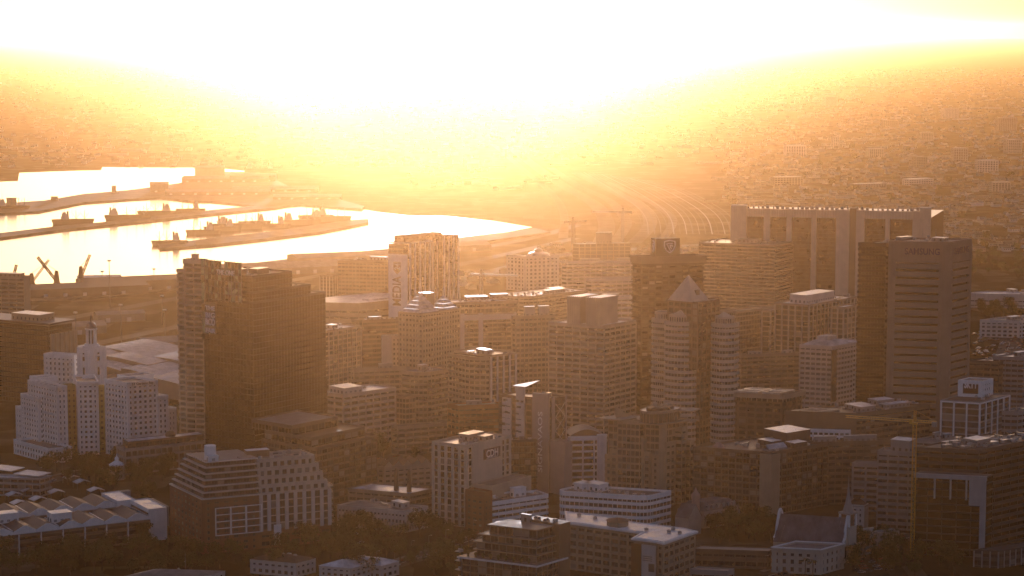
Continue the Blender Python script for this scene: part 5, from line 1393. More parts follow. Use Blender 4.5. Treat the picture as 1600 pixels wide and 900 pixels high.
# ================================================================ ground, water, roads
def ground_material():
    m, n, l, p = _new('city_ground')
    tc = n.new('ShaderNodeTexCoord')
    def noise(s, d=6):
        t = n.new('ShaderNodeTexNoise'); t.inputs['Scale'].default_value = s; t.inputs['Detail'].default_value = d
        t.inputs['Roughness'].default_value = .65; l.new(tc.outputs['Object'], t.inputs['Vector']); return t
    def ramp(src, stops):
        r = n.new('ShaderNodeValToRGB'); e = r.color_ramp.elements
        e[0].position, e[0].color = stops[0]; e[1].position, e[1].color = stops[1]
        for s in stops[2:]: q = e.new(s[0]); q.color = s[1]
        l.new(src, r.inputs[0]); return r
    a = ramp(noise(.012).outputs[0], [(.35, (.022, .026, .014, 1)), (.5, (.04, .037, .03, 1)), (.62, (.07, .062, .05, 1)), (.75, (.035, .035, .022, 1))])
    v = n.new('ShaderNodeTexVoronoi'); v.inputs['Scale'].default_value = .028; v.distance = 'CHEBYCHEV'
    l.new(tc.outputs['Object'], v.inputs['Vector'])
    sc = n.new('ShaderNodeSeparateColor'); l.new(v.outputs['Color'], sc.inputs[0])
    b = ramp(sc.outputs[0], [(0, (.5, .5, .45, 1)), (.6, (.9, .85, .8, 1)), (.9, (1.9, 1.8, 1.7, 1))])
    mx = n.new('ShaderNodeMix'); mx.data_type = 'RGBA'; mx.blend_type = 'MULTIPLY'; mx.inputs[0].default_value = 1
    l.new(a.outputs[0], mx.inputs[6]); l.new(b.outputs[0], mx.inputs[7]); l.new(mx.outputs[2], p.inputs['Base Color'])
    r = n.new('ShaderNodeMapRange'); r.inputs['To Min'].default_value = .55; r.inputs['To Max'].default_value = .95
    l.new(noise(.05, 3).outputs[0], r.inputs['Value']); l.new(r.outputs[0], p.inputs['Roughness'])
    p.inputs['Specular IOR Level'].default_value = .0
    bp = n.new('ShaderNodeBump'); bp.inputs['Strength'].default_value = .5; bp.inputs['Distance'].default_value = .6
    l.new(noise(.25, 4).outputs[0], bp.inputs['Height']); l.new(bp.outputs[0], p.inputs['Normal'])
    return m
g = MB(); g.face([(-41000, -250, 0), (41000, -250, 0), (41000, 79000, 0), (-41000, 79000, 0)])
g.build('ground', ground_material(), kind='structure')
# hill slope under the viewpoint
m = MB(); m.face([(-400, -200, CAM_H - 8), (400, -200, CAM_H - 8), (300, 20, CAM_H - 30), (-300, 20, CAM_H - 30)])
m.face([(-300, 20, CAM_H - 30), (300, 20, CAM_H - 30), (500, 600, 4), (-500, 600, 4)])
m.face([(-500, 600, 4), (500, 600, 4), (520, 680, .02), (-520, 680, .02)])
m.build('hill', sheet('hill_scrub', (.05, .05, .03), .9, .2, 0, .05), kind='structure')

def water_material():
    m, n, l, p = _new('harbour_water')
    p.inputs['Base Color'].default_value = (.02, .035, .04, 1); p.inputs['Roughness'].default_value = .16; p.inputs['IOR'].default_value = 1.33
    tc = n.new('ShaderNodeTexCoord'); mp = n.new('ShaderNodeMapping'); mp.inputs['Scale'].default_value = (.05, .12, 1)
    t = n.new('ShaderNodeTexNoise'); t.inputs['Scale'].default_value = 1.0; t.inputs['Detail'].default_value = 5
    l.new(tc.outputs['Object'], mp.inputs['Vector']); l.new(mp.outputs[0], t.inputs['Vector'])
    bp = n.new('ShaderNodeBump'); bp.inputs['Strength'].default_value = .35; bp.inputs['Distance'].default_value = .35
    l.new(t.outputs[0], bp.inputs['Height']); l.new(bp.outputs[0], p.inputs['Normal'])
    return m
WATER = [(-420, 306), (-200, 296), (0, 284), (28, 283), (30, 270), (110, 267), (158, 266), (160, 261), (250, 262), (335, 262), (372, 266), (400, 268), (405, 300), (470, 310), (560, 326), (590, 331), (640, 337), (700, 338), (770, 345), (832, 355), (790, 363), (715, 372), (640, 386), (520, 397), (470, 402), (385, 412), (300, 430), (265, 440), (175, 437), (150, 446), (60, 452), (-420, 470)]
w = MB(); w.face([ground(x, y, .15) for x, y in WATER]); w.build('water', water_material(), kind='structure')
QUAY = sheet('quay_concrete', (.09, .08, .07), .9, .2, 0, .05)
ASPH = sheet('asphalt', (.05, .048, .047), .55, .35, 0, .08)
def land(pts, z=3.0, name='quay'):
    m = MB(); P = [ground(x, y, z).xy for x, y in pts]
    a = sum(P[i - 1][0] * P[i][1] - P[i][0] * P[i - 1][1] for i in range(len(P)))
    if a < 0: P.reverse()
    m.prism(P, -.5, z); m.build(name, QUAY, kind='structure')
land([(-120, 326), (0, 318), (70, 313), (130, 303), (200, 297), (245, 291), (300, 283), (330, 270), (345, 268), (405, 269), (450, 290), (570, 322), (565, 326), (470, 319), (420, 323), (330, 314), (300, 314), (250, 308), (200, 311), (130, 316), (60, 330), (0, 333), (-120, 340)])
land([(-120, 378), (0, 364), (100, 352), (160, 347), (300, 331), (330, 328), (430, 318), (458, 319), (430, 324), (330, 334), (180, 350), (100, 358), (0, 371), (-120, 386)])
land([(245, 380), (300, 376), (330, 372), (420, 362), (500, 350), (545, 344), (575, 342), (576, 347), (552, 352), (500, 362), (420, 372), (330, 382), (250, 388)])
land([(90, 446), (170, 437), (262, 440), (300, 429), (385, 412), (470, 402), (520, 397), (640, 385), (716, 371), (790, 363), (835, 356), (860, 362), (720, 382), (600, 402), (470, 424), (330, 446), (180, 462), (60, 470), (-60, 470), (-60, 455), (60, 452)], 2.0)

def strip(pts, w, mat, z, name, kerb=False):
    """a road along ground points (already world xy)"""
    m = MB(); P = [Vector(p) for p in pts]; n_ = len(P); Lf, Rt = [], []
    for i in range(n_):
        d = (P[min(i + 1, n_ - 1)] - P[max(i - 1, 0)]).normalized(); nn = Vector((-d.y, d.x)) * w / 2
        Lf.append(P[i] + nn); Rt.append(P[i] - nn)
    for i in range(n_ - 1): m.face([(*Rt[i], z), (*Rt[i + 1], z), (*Lf[i + 1], z), (*Lf[i], z)])
    return m.build(name, mat, kind='structure')
def smooth(pts, k=6):
    P = [Vector(ground(x, y).xy) for x, y in pts]; out = []
    for i in range(len(P) - 1):
        p0, p1, p2, p3 = P[max(i - 1, 0)], P[i], P[i + 1], P[min(i + 2, len(P) - 1)]
        for j in range(k):
            t = j / k; out.append(.5 * ((2 * p1) + (p2 - p0) * t + (2 * p0 - 5 * p1 + 4 * p2 - p3) * t * t + (3 * p1 - p0 - 3 * p2 + p3) * t ** 3))
    out.append(P[-1]); return out
ROADL = sheet('sun_bright_road', (.15, .135, .115), 1.0, 0.0, 0, .05)  # lighter road colour: grazing sun on the curving tracks is put into it
ROADM = sheet('worn_asphalt', (.085, .08, .075), .9, .1, 0, .06)
for pts, w_, nm in (
 ([(60, 600), (130, 575), (220, 552), (310, 528), (420, 505), (560, 478), (720, 436), (860, 404), (1000, 388), (1150, 380)], 24, 'road'),
 ([(40, 560), (130, 541), (220, 522), (300, 505), (430, 470), (600, 440), (760, 404), (900, 372)], 18, 'road'),
 ([(90, 500), (200, 480), (300, 462), (420, 444), (560, 420), (700, 396), (830, 372), (900, 352)], 20, 'road'),
 ([(1460, 336), (1530, 346), (1620, 358), (1720, 372)], 26, 'road'), ([(1150, 316), (1300, 322), (1460, 334)], 22, 'road'),
 ([(800, 232), (850, 270), (880, 290), (925, 316), (942, 335), (948, 356), (940, 378)], 26, 'road'),
 ([(860, 262), (900, 288), (950, 312), (972, 335), (978, 352), (960, 380)], 18, 'road'),
 ([(900, 270), (960, 300), (1000, 320), (1015, 340), (1012, 358), (990, 380)], 22, 'road'),
 ([(950, 285), (1010, 312), (1045, 335), (1050, 352), (1030, 380)], 14, 'road'),
 ([(770, 225), (800, 250), (830, 275), (860, 300), (880, 330), (880, 372)], 14, 'road'),
 ([(1200, 900), (1330, 862), (1420, 840), (1600, 800)], 16, 'road'), ([(540, 905), (640, 876), (742, 842), (800, 820)], 12, 'road'),
 ([(1520, 640), (1560, 580), (1580, 530), (1560, 490)], 22, 'road'), ([(1470, 470), (1600, 500), (1700, 520)], 16, 'road'),
 ([(0, 770), (120, 742), (260, 715), (330, 700)], 13, 'road'), ([(590, 720), (660, 700), (800, 665), (900, 640)], 14, 'road')):
    strip(smooth(pts), w_, ROADL if 700 < pts[0][0] < 960 and pts[0][1] < 300 else ROADM, .02 if nm == 'road' else .03, nm)
LINE = wall('road_paint', (.7, .68, .62), .6)
for pts, w_ in (([(60, 600), (130, 575), (220, 552), (310, 528), (420, 505)], .5), ([(1200, 900), (1330, 862), (1420, 840), (1600, 800)], .3), ([(540, 905), (640, 876), (742, 842), (800, 820)], .3), ([(1460, 336), (1530, 346), (1620, 358)], .8), ([(1520, 640), (1560, 580), (1580, 530)], .4)):
    strip(smooth(pts), w_, LINE, .05, 'lane_marking')
KERB = sheet('pavement_slabs', (.2, .18, .16), .75, .3)
for pts in ([(540, 897), (640, 868), (742, 835)], [(1190, 893), (1325, 855), (1415, 833)], [(0, 762), (120, 735), (255, 709)]):
    P = smooth(pts); m = MB()
    for i in range(len(P) - 1): m.beam((*P[i], .07), (*P[i + 1], .07), 3.2, 0, .14)
    m.build('pavement', KERB, kind='structure')
RAILM = sheet('rail_steel', (.22, .2, .18), .65, .4, .3)
for k_ in range(16):
    pts = [(905 + k_ * 7.0, 268 + k_ * .9), (948 + k_ * 8, 296), (985 + k_ * 9, 322), (1000 + k_ * 9.6, 342), (1003 + k_ * 10, 366)]
    strip(smooth(pts, 4), .7 + .5 * (k_ % 3), RAILM if k_ % 2 else ROADM, .045 + .001 * k_, 'rail_track')

# ================================================================ harbour
def ship(px, py, length, ang, label, kind=0, hull=None):
    p = ground(px, py, .3); t = thing('ship', label, 'ship', (p.x, p.y, .15), ang); t.scale = (.82, .82, .95)
    L = length / 2; B = length * .085; D = length * .065 + 2
    hp = [(-L, -B * .8), (L * .6, -B), (L * .85, -B * .55), (L, 0), (L * .85, B * .55), (L * .6, B), (-L, B * .8)]
    m = MB(); m.taper([(x * .93, y * .85) for x, y in hp], hp, 0, D); m.ring(hp, offset(hp, -.4), D - .1, D + 1.1); m.build('hull', hull or DGREY, t)
    xs = -L * .62 if kind != 1 else L * .35
    m = MB(); m.box(xs - L * .18, -B * .75, D - .1, xs + L * .2, B * .75, D + 6); m.box(xs - L * .12, -B * .65, D + 6, xs + L * .16, B * .65, D + 9.5); m.box(xs - L * .04, -B * .8, D + 9.5, xs + L * .13, B * .8, D + 12.5); m.build('superstructure', PALE, t)
    m = MB(); m.tube((xs - L * .12, 0), [(1.8, D + 6), (1.6, D + 14), (1.9, D + 14.2)], 10); m.build('funnel', ORANGE, t)
    m = MB(); m.beam((xs + L * .02, 0, D + 12), (xs + L * .02, 0, D + 22), .5); m.beam((xs + L * .02, -3, D + 18), (xs + L * .02, 3, D + 18), .35); m.build('mast', STEEL, t)
    xd = [-.05, .35, .68] if kind != 1 else [-.55, -.15]
    for f_ in xd:
        m = MB(); x = L * f_; m.beam((x, 0, D), (x, 0, D + 15), 1.0); m.beam((x, -B * .8, D + 13), (x, B * .8, D + 13), .6)
        m.beam((x, -B * .7, D + 2), (x + L * .22, -B * .3, D + 12), .45); m.beam((x, B * .7, D + 2), (x - L * .2, B * .3, D + 11), .45); m.build('derrick', STEEL, t)
    m = MB()
    for i in range(4): m.box(L * (-.25 + i * .2), -B * .55, D - .05, L * (-.12 + i * .2), B * .55, D + 1.8)
    m.build('hatch_cover', BROWN, t)
    return t
ship(265, 383, 62, radians(8), 'low supply ship moored at the seaward tip of the fishing quay', 1)
ship(318, 366, 64, radians(12), 'trawler with a tall gantry near the seaward end of the fishing quay', 1)
ship(372, 358, 95, radians(14), 'large fishing ship with raked bow moored mid quay', 0)
ship(430, 356, 60, radians(12), 'stout trawler behind the middle of the fishing quay', 1)
ship(470, 351, 78, radians(14), 'cargo ship with derricks right of the stout trawler', 0)
ship(515, 346, 86, radians(13), 'dark ship lying at the inner end of the fishing quay', 0)
ship(114, 350, 80, radians(190), 'work ship with a slanting derrick at the middle breakwater', 1)
ship(348, 361, 70, radians(12), 'squat trawler rafted outside the tall gantry trawler', 1)
ship(398, 352, 62, radians(13), 'small trawler squeezed behind the large fishing ship', 1)
ship(494, 343, 70, radians(14), 'tall-masted ship on the far side of the fishing quay', 1)
ship(200, 344, 90, radians(8), 'long low ship moored at the middle breakwater, right of the work ship', 0)
ship(248, 337, 84, radians(8), 'ship with a high bridge at the inner end of the middle breakwater', 1)
ship(298, 332, 60, radians(8), 'small ship rafted at the inner end of the middle breakwater', 1)
for i, (px, py) in enumerate(((402, 268), (415, 268), (20, 328))):
    ship(px, py, 70, radians(5), ('distant ship beyond the far mole, left of two', 'distant ship beyond the far mole, right of two', 'ship lying below the far mole at the left edge')[i], i % 2)

def shed(px, py, w, d, h, label, ang=8, mat=TAN, roof=R_GREY, group=None, name='warehouse', n_=None):
    p = ground(px, py, 2.0); t = thing(name, label, 'warehouse', (p.x, p.y, 1.0 if py < 480 else 0), radians(ang), group)
    m = MB(); m.box(-w / 2, 0, 0, w / 2, d, h)
    m.build('wall', mat, t)
    m = MB(); nb = n_ or max(1, int(d / 30)); s = d / nb
    for i in range(nb):
        y0, y1 = i * s, (i + 1) * s; ym = (y0 + y1) / 2; r = min(s * .12, 3.5)
        m.face([(-w / 2 - .6, y0 - .3, h), (w / 2 + .6, y0 - .3, h), (w / 2 + .6, ym, h + r), (-w / 2 - .6, ym, h + r)]); m.face([(-w / 2 - .6, ym, h + r), (w / 2 + .6, ym, h + r), (w / 2 + .6, y1 + .3, h), (-w / 2 - .6, y1 + .3, h)])
        m.face([(-w / 2, y0, h), (-w / 2, ym, h + r), (-w / 2, y1, h)]); m.face([(w / 2, y1, h), (w / 2, ym, h + r), (w / 2, y0, h)])
    m.build('roof', roof, t)
    dd = MB(); dd.box(-2.2, -.15, 0, 2.2, -.02, min(4.5, h * .7)); me = dd.mesh('door', PALE)
    for i in range(max(1, int(w / 22))): put('door', me, t, (-w / 2 + 11 + i * 22, 0, 0))
    return t
shed(249, 301, 34, 26, 17, 'square silo block standing alone on the far mole')
shed(178, 302, 8, 8, 14, 'small hut tower on the far mole left of the silo block'); shed(85, 314, 12, 8, 8, 'low hut on the far mole near its left end')
shed(18, 326, 16, 10, 18, 'open gantry house at the seaward end of the far mole'); shed(328, 278, 60, 40, 22, 'gabled shed at the root of the far mole')
for i, (px, py, w_, d_, h_) in enumerate(((352, 285, 170, 60, 8), (395, 284, 90, 50, 13), (340, 305, 190, 34, 7), (430, 300, 160, 60, 6), (480, 312, 120, 50, 6))):
    shed(px, py, w_, d_, h_, ('long transit shed on the peninsula behind the far mole', 'tall transit shed with stepped roof on the peninsula', 'long low shed facing the second basin', 'wide shed on the peninsula right of the tall transit shed', 'low shed where the peninsula meets the shore')[i], 4)
for i, (px, py, w_, d_, h_) in enumerate(((232, 453, 150, 46, 12), (130, 462, 150, 50, 10), (330, 445, 120, 40, 8))):
    shed(px, py, w_, d_, h_, ('long dark quay shed left of the slab tower', 'long dark quay shed below the cranes', 'low quay shed seen just over the black tower')[i], 22, BROWN, R_DARK)
for i, (px, py, w_, d_) in enumerate(((440, 428, 200, 60), (570, 408, 180, 50), (120, 520, 60, 30), (190, 500, 50, 22), (262, 545, 44, 40), (725, 392, 80, 44))):
    shed(px, py, w_, d_, 8, ('low quay shed behind the black tower', 'pale low shed along the basin left of the ribbed tower', 'low railway shed beside the light masts', 'small railway shed between the tracks', 'mauve shed just left of the slab tower', 'dark mound-roofed shed by the basin right of the ribbed tower')[i], 22, TAN, R_GREY)

CRN = wall('rusty_crane', (.16, .08, .05), .6)
def quay_crane(px, yb, yt, tip, label):
    p = ground(px, yb, 2.0); h = height_at(yt, p.y) - 2; t = thing('quay_crane', label, 'crane', (p.x, p.y, 2.0))
    m = MB()
    for sx in (-5, 5):
        for sy in (-5, 5): m.beam((sx, sy, 0), (sx * .5, sy * .5, h * .45), 1.1)
    m.beam((-5, -5, h * .2), (5, -5, h * .2), .8); m.build('portal', CRN, t)
    m = MB(); m.taper([(-3, -3), (3, -3), (3, 3), (-3, 3)], [(-1.7, -1.7), (1.7, -1.7), (1.7, 1.7), (-1.7, 1.7)], h * .42, h); m.build('tower', CRN, t)
    dx = (tip[0] - px) / F_PX * depth_of(p.y, 40); dz = height_at(tip[1], p.y) - 2
    m = MB(); lattice(m, (0, 0, h * .5), (dx, 3, dz), 2.2, 9, .45); m.build('jib', CRN, t)
    m = MB(); m.beam((0, 0, h), (dx * .9, 2.7, h * .5 + (dz - h * .5) * .9), .35); m.box(-2.5, -3, h * .45, 2.5, 4, h * .58); m.build('machine_house', CRN, t)
quay_crane(50, 456, 427, (77, 406), 'quay crane at the left with its jib crossing the next one')
quay_crane(89, 456, 423, (59, 402), 'quay crane whose jib leans left across its neighbour')
quay_crane(127, 452, 416, (141, 398), 'single quay crane with a raised jib right of the crossed pair')
quay_crane(17, 458, 440, (26, 414), 'half hidden quay crane behind the beige block at the left edge')
b = shed(155, 447, 50, 30, 9, 'round-ended low hall on the quay right of the cranes', 10, TAN, R_METAL)

def light_mast(px, yb, yt, label, grp=None):
    p = ground(px, yb); h = height_at(yt, p.y); t = thing('light_mast', label, 'light mast', (p.x, p.y, 0), 0, grp)
    m = MB(); m.tube((0, 0), [(.55, 0), (.3, h)], 8); m.build('pole', STEEL, t)
    m = MB(); m.tube((0, 0), [(1.8, h - 1), (2.2, h), (1.8, h + .5)], 8); m.build('lamp_ring', PALE, t)
for px, yb, yt, lab in ((172, 480, 407, 'tall light mast in front of the water right of the cranes'), (190, 540, 476, 'light mast on the highway above the convention roofs'), (119, 545, 488, 'light mast just left of the lantern'), (254, 508, 462, 'light mast left of the slab tower'), (258, 530, 484, 'shorter light mast beside the slab tower'), (241, 450, 420, 'light mast on the quay left of the slab tower'), (160, 446, 424, 'stub mast on the quay hall'), (1436, 420, 372, 'slim light mast beside the banded tower roof')):
    light_mast(px, yb, yt, lab)

# ================================================================ trees
LEAF = None
def leaf_material(name, c1, c2):
    m, n, l, p = _new(name)
    oi = n.new('ShaderNodeObjectInfo'); tc = n.new('ShaderNodeTexCoord'); t = n.new('ShaderNodeTexNoise'); t.inputs['Scale'].default_value = .45; t.inputs['Detail'].default_value = 3
    l.new(tc.outputs['Object'], t.inputs['Vector'])
    ad = n.new('ShaderNodeMath'); ad.operation = 'MULTIPLY_ADD'; ad.inputs[1].default_value = .6; ad.inputs[2].default_value = -.1
    l.new(oi.outputs['Random'], ad.inputs[0]); a2 = n.new('ShaderNodeMath'); a2.operation = 'ADD'; l.new(ad.outputs[0], a2.inputs[0]); l.new(t.outputs[0], a2.inputs[1])
    r = n.new('ShaderNodeValToRGB'); r.color_ramp.elements[0].position = .3; r.color_ramp.elements[0].color = (*c1, 1); r.color_ramp.elements[1].position = .95; r.color_ramp.elements[1].color = (*c2, 1)
    l.new(a2.outputs[0], r.inputs[0]); l.new(r.outputs[0], p.inputs['Base Color']); p.inputs['Roughness'].default_value = .7; p.inputs['Specular IOR Level'].default_value = .2
    tr = n.new('ShaderNodeBsdfTranslucent'); l.new(r.outputs[0], tr.inputs[0]); ms = n.new('ShaderNodeMixShader'); ms.inputs[0].default_value = .35
    out = [q for q in n if q.type == 'OUTPUT_MATERIAL'][0]; l.new(p.outputs[0], ms.inputs[1]); l.new(tr.outputs[0], ms.inputs[2]); l.new(ms.outputs[0], out.inputs['Surface'])
    return m
LEAF = leaf_material('tree_leaves', (.022, .032, .012), (.07, .085, .03))
BARK = wall('bark', (.07, .05, .035))
def tree_meshes(seed):
    rg = random.Random(seed); tk = MB(); cr = MB()
    H = rg.uniform(9, 13); cl = []
    tk.tube((0, 0), [(.45, 0), (.33, H * .25), (.24, H * .45)], 7)
    for i in range(9):
        a = i * 2.4 + rg.uniform(-.4, .4); z0 = H * rg.uniform(.25, .45); z1 = H * rg.uniform(.5, .95); r = rg.uniform(.12, .42) * H
        e = Vector((r * cos(a), r * sin(a), z1)); tk.beam((0, 0, z0), e * .62 + Vector((0, 0, z0 * .38)), .2); tk.beam(e * .62 + Vector((0, 0, z0 * .38)), e, .12)
        cl.append((e, rg.uniform(1.5, 2.7)))
    for i in range(7):
        a = rg.uniform(0, 6.28); r = rg.uniform(0, .3) * H; cl.append((Vector((r * cos(a), r * sin(a), H * rg.uniform(.6, 1.0))), rg.uniform(1.2, 2.4)))
    for c_, R_ in cl:
        for k_ in range(int(58 * (R_ / 2) ** 2)):
            d = Vector((rg.gauss(0, 1), rg.gauss(0, 1), rg.gauss(0, .75))).normalized() * R_ * rg.uniform(.55, 1.08)
            q = c_ + d; s = rg.uniform(.28, .62); u = Vector((rg.uniform(-1, 1), rg.uniform(-1, 1), rg.uniform(-.6, .6))).normalized(); v = u.cross(Vector((rg.uniform(-1, 1), rg.uniform(-1, 1), rg.uniform(-1, 1)))).normalized()
            cr.face([q - u * s, q - v * s * .7, q + u * s, q + v * s * .7])
    return tk.mesh('trunk', BARK), cr.mesh('crown', LEAF)
TREES = [tree_meshes(s) for s in range(6)]
def tree(x, y, label, group, s=1.0, z=0.0):
    tk, cr = R.choice(TREES); t = thing('tree', label, 'tree', (x, y, z), R.uniform(0, 6.28), group); t.scale = (s, s, s * R.uniform(.85, 1.1))
    put('trunk', tk, t); put('crown', cr, t); return t
def inside(pt, poly):
    x, y = pt; c = False
    for i in range(len(poly)):
        (x1, y1), (x2, y2) = poly[i - 1], poly[i]
        if (y1 > y) != (y2 > y) and x < (x2 - x1) * (y - y1) / (y2 - y1) + x1: c = not c
    return c
FOOT = []
for o in list(COL.objects):
    if o.name.startswith(('glazing', 'nave_wall', 'wall', 'hall_wall', 'blank_wall')) and o.type == 'MESH' and o.parent:
        mw = o.parent.matrix_basis @ o.matrix_basis; k_ = len(o.data.polygons[-1].vertices) if False else None
        vs = [mw @ v.co for v in o.data.vertices]; zmin = min(v.z for v in vs)
        if zmin > 3: continue
        low = [v for v in vs if v.z < zmin + .5]
        if len(low) > 2: FOOT.append(([(v.x, v.y) for v in low], min(v.x for v in low) - 4, max(v.x for v in low) + 4, min(v.y for v in low) - 4, max(v.y for v in low) + 4))
def built(x, y, g=3.0):
    for poly, a, c, e, f_ in FOOT:
        if a < x < c and e < y < f_ and (inside((x, y), poly) or min(hypot(x - p[0], y - p[1]) for p in poly) < g): return True
    return False
def grove(region, n_, label, group, smin=.8, smax=1.25, gap=6.0):
    P = [ground(x, y).xy for x, y in region]; xs = [p[0] for p in P]; ys = [p[1] for p in P]; done = []; tries = 0
    while len(done) < n_ and tries < n_ * 40:
        tries += 1; x, y = R.uniform(min(xs), max(xs)), R.uniform(min(ys), max(ys))
        if inside((x, y), P) and not built(x, y, 5) and all(hypot(x - a, y - c) > gap for a, c in done):
            done.append((x, y)); tree(x, y, label, group, R.uniform(smin, smax))
grove([(425, 828), (530, 815), (640, 820), (735, 850), (720, 905), (560, 905), (430, 870)], 56, 'dark leafy tree in the park below the low white office', 'trees in the park')
grove([(60, 735), (190, 722), (270, 735), (262, 775), (240, 800), (160, 770), (90, 758)], 36, 'dark tree between the white hotel and the saw-tooth hall', 'trees below the white hotel')
grove([(-30, 868), (150, 852), (240, 848), (265, 872), (440, 880), (430, 905), (-30, 905)], 44, 'dark tree in the belt in front of the saw-tooth hall', 'trees in front of the saw-tooth hall')
grove([(255, 640), (312, 636), (318, 700), (262, 690)], 14, 'dark tree between the white hotel and the slab tower', 'trees by the slab tower', gap=5)
grove([(1520, 478), (1640, 488), (1640, 512), (1600, 500), (1520, 500)], 26, 'dark tree behind the pale boxy office at the right edge', 'trees by the boxy office', gap=7)
grove([(1500, 395), (1640, 402), (1640, 440), (1500, 432)], 30, 'tree in the wooded belt behind the right-hand warehouse', 'trees behind the warehouse', gap=9)
grove([(1085, 815), (1200, 806), (1215, 846), (1100, 852)], 18, 'dark tree behind the low hall by the church', 'trees by the church', gap=6)
grove([(1340, 850), (1420, 845), (1520, 835), (1510, 905), (1330, 905)], 22, 'dark street tree on the dim square right of the church', 'trees on the square', gap=9)
grove([(570, 700), (680, 690), (680, 722), (590, 730)], 9, 'tree in the street behind the cream old building', 'street trees behind the old building', gap=7)
for i, (px, py) in enumerate(((1258, 893), (1270, 896))):
    p = ground(px, py + 10); t = thing('palm_tree', ('left palm tree before the cream parish hall', 'right palm tree before the cream parish hall')[i], 'palm tree', (p.x, p.y, 0))
    m = MB(); m.tube((0, 0), [(.35, 0), (.25, 6), (.28, 10)], 7); m.build('trunk', BARK, t); m = MB()
    for k_ in range(16):
        a = k_ * .8; e = 2.6 + (k_ % 3) * .4; pz = 10.2 + (k_ % 4) * .3
        pts = [Vector((e * s_ * cos(a), e * s_ * sin(a), pz + 1.2 * s_ - 2.0 * s_ * s_)) for s_ in (0, .33, .66, 1)]; sd = Vector((-sin(a), cos(a), 0)) * .35
        for q in range(3): m.face([pts[q] - sd, pts[q + 1] - sd * .7, pts[q + 1] + sd * .7, pts[q] + sd])
    m.build('crown', LEAF, t)

# ================================================================ cars
def car_meshes(col, nm):
    paint = sheet('car_paint_' + nm, col, .25, .6, .1, .8); out = []
    b_ = MB(); n_ = [(-2.2, -.85), (2.2, -.85), (2.2, .85), (-2.2, .85)]
    b_.taper(n_, [(-2.1, -.8), (2.1, -.8), (2.1, .8), (-2.1, .8)], .35, .95); b_.taper([(-1.5, -.72), (.95, -.72), (.95, .72), (-1.5, .72)], [(-1.1, -.6), (.4, -.6), (.4, .6), (-1.1, .6)], 1.42, 1.5)
    out.append(('body', b_.mesh('body', paint)))
    g_ = MB(); g_.taper([(-1.7, -.76), (1.25, -.76), (1.25, .76), (-1.7, .76)], [(-1.2, -.63), (.5, -.63), (.5, .63), (-1.2, .63)], .94, 1.43); out.append(('window', g_.mesh('window', GLASS)))
    w_ = MB()
    for k_ in range(10):
        a, c_ = 2 * pi * k_ / 10, 2 * pi * (k_ + 1) / 10
        w_.face([(.33 * cos(a), -.1, .33 * sin(a)), (.33 * cos(c_), -.1, .33 * sin(c_)), (.33 * cos(c_), .1, .33 * sin(c_)), (.33 * cos(a), .1, .33 * sin(a))])
    w_.face([(.33 * cos(2 * pi * k_ / 10), -.1, .33 * sin(2 * pi * k_ / 10)) for k_ in range(10)]); w_.face([(.33 * cos(-2 * pi * k_ / 10), .1, .33 * sin(-2 * pi * k_ / 10)) for k_ in range(10)])
    out.append(('wheel', w_.mesh('wheel', DGREY))); return out
CARS = [(car_meshes(c, n_), n_) for c, n_ in (((.6, .6, .6), 'white'), ((.05, .05, .06), 'black'), ((.25, .25, .27), 'silver'), ((.2, .03, .02), 'red'))]
def car(x, y, a, label, group, k=None, z=0.03):
    ms, n_ = CARS[k if k is not None else R.randrange(4)]; t = thing('parked_car', n_ + ' ' + label, 'car', (x, y, z), a, group)
    put('body', ms[0][1], t); put('window', ms[1][1], t)
    for sx in (-1.35, 1.4):
        for sy in (-.78, .78): put('wheel', ms[2][1], t, (sx, sy, .34))
def lot(region, n_, label, group, ang):
    P = [ground(x, y).xy for x, y in region]; xs = [p[0] for p in P]; ys = [p[1] for p in P]; i = 0; tries = 0; done = []
    while i < n_ and tries < 3000:
        tries += 1; x, y = R.uniform(min(xs), max(xs)), R.uniform(min(ys), max(ys))
        if inside((x, y), P) and not built(x, y, 3) and all(hypot(x - a, y - c) > 5 for a, c in done): done.append((x, y)); car(x, y, ang + R.uniform(-.08, .08), label, group); i += 1
lot([(1335, 872), (1385, 868), (1390, 892), (1340, 896)], 16, 'car parked on the dim square right of the church', 'cars parked on the square', radians(20))
lot([(525, 838), (575, 832), (580, 850), (530, 856)], 7, 'car parked among the park trees', 'cars parked in the park', radians(50))
lot([(1520, 515), (1600, 520), (1600, 560), (1520, 555)], 60, 'car in the parking area right of the banded tower', 'cars in the parking area', radians(30))
lot([(130, 560), (300, 512), (300, 530), (140, 578)], 12, 'car on the highway behind the convention roofs', 'cars on the highway', radians(24))
lot([(1480, 340), (1600, 352), (1600, 366), (1480, 350)], 14, 'car on the distant highway at the right', 'cars on the distant highway', radians(-30))

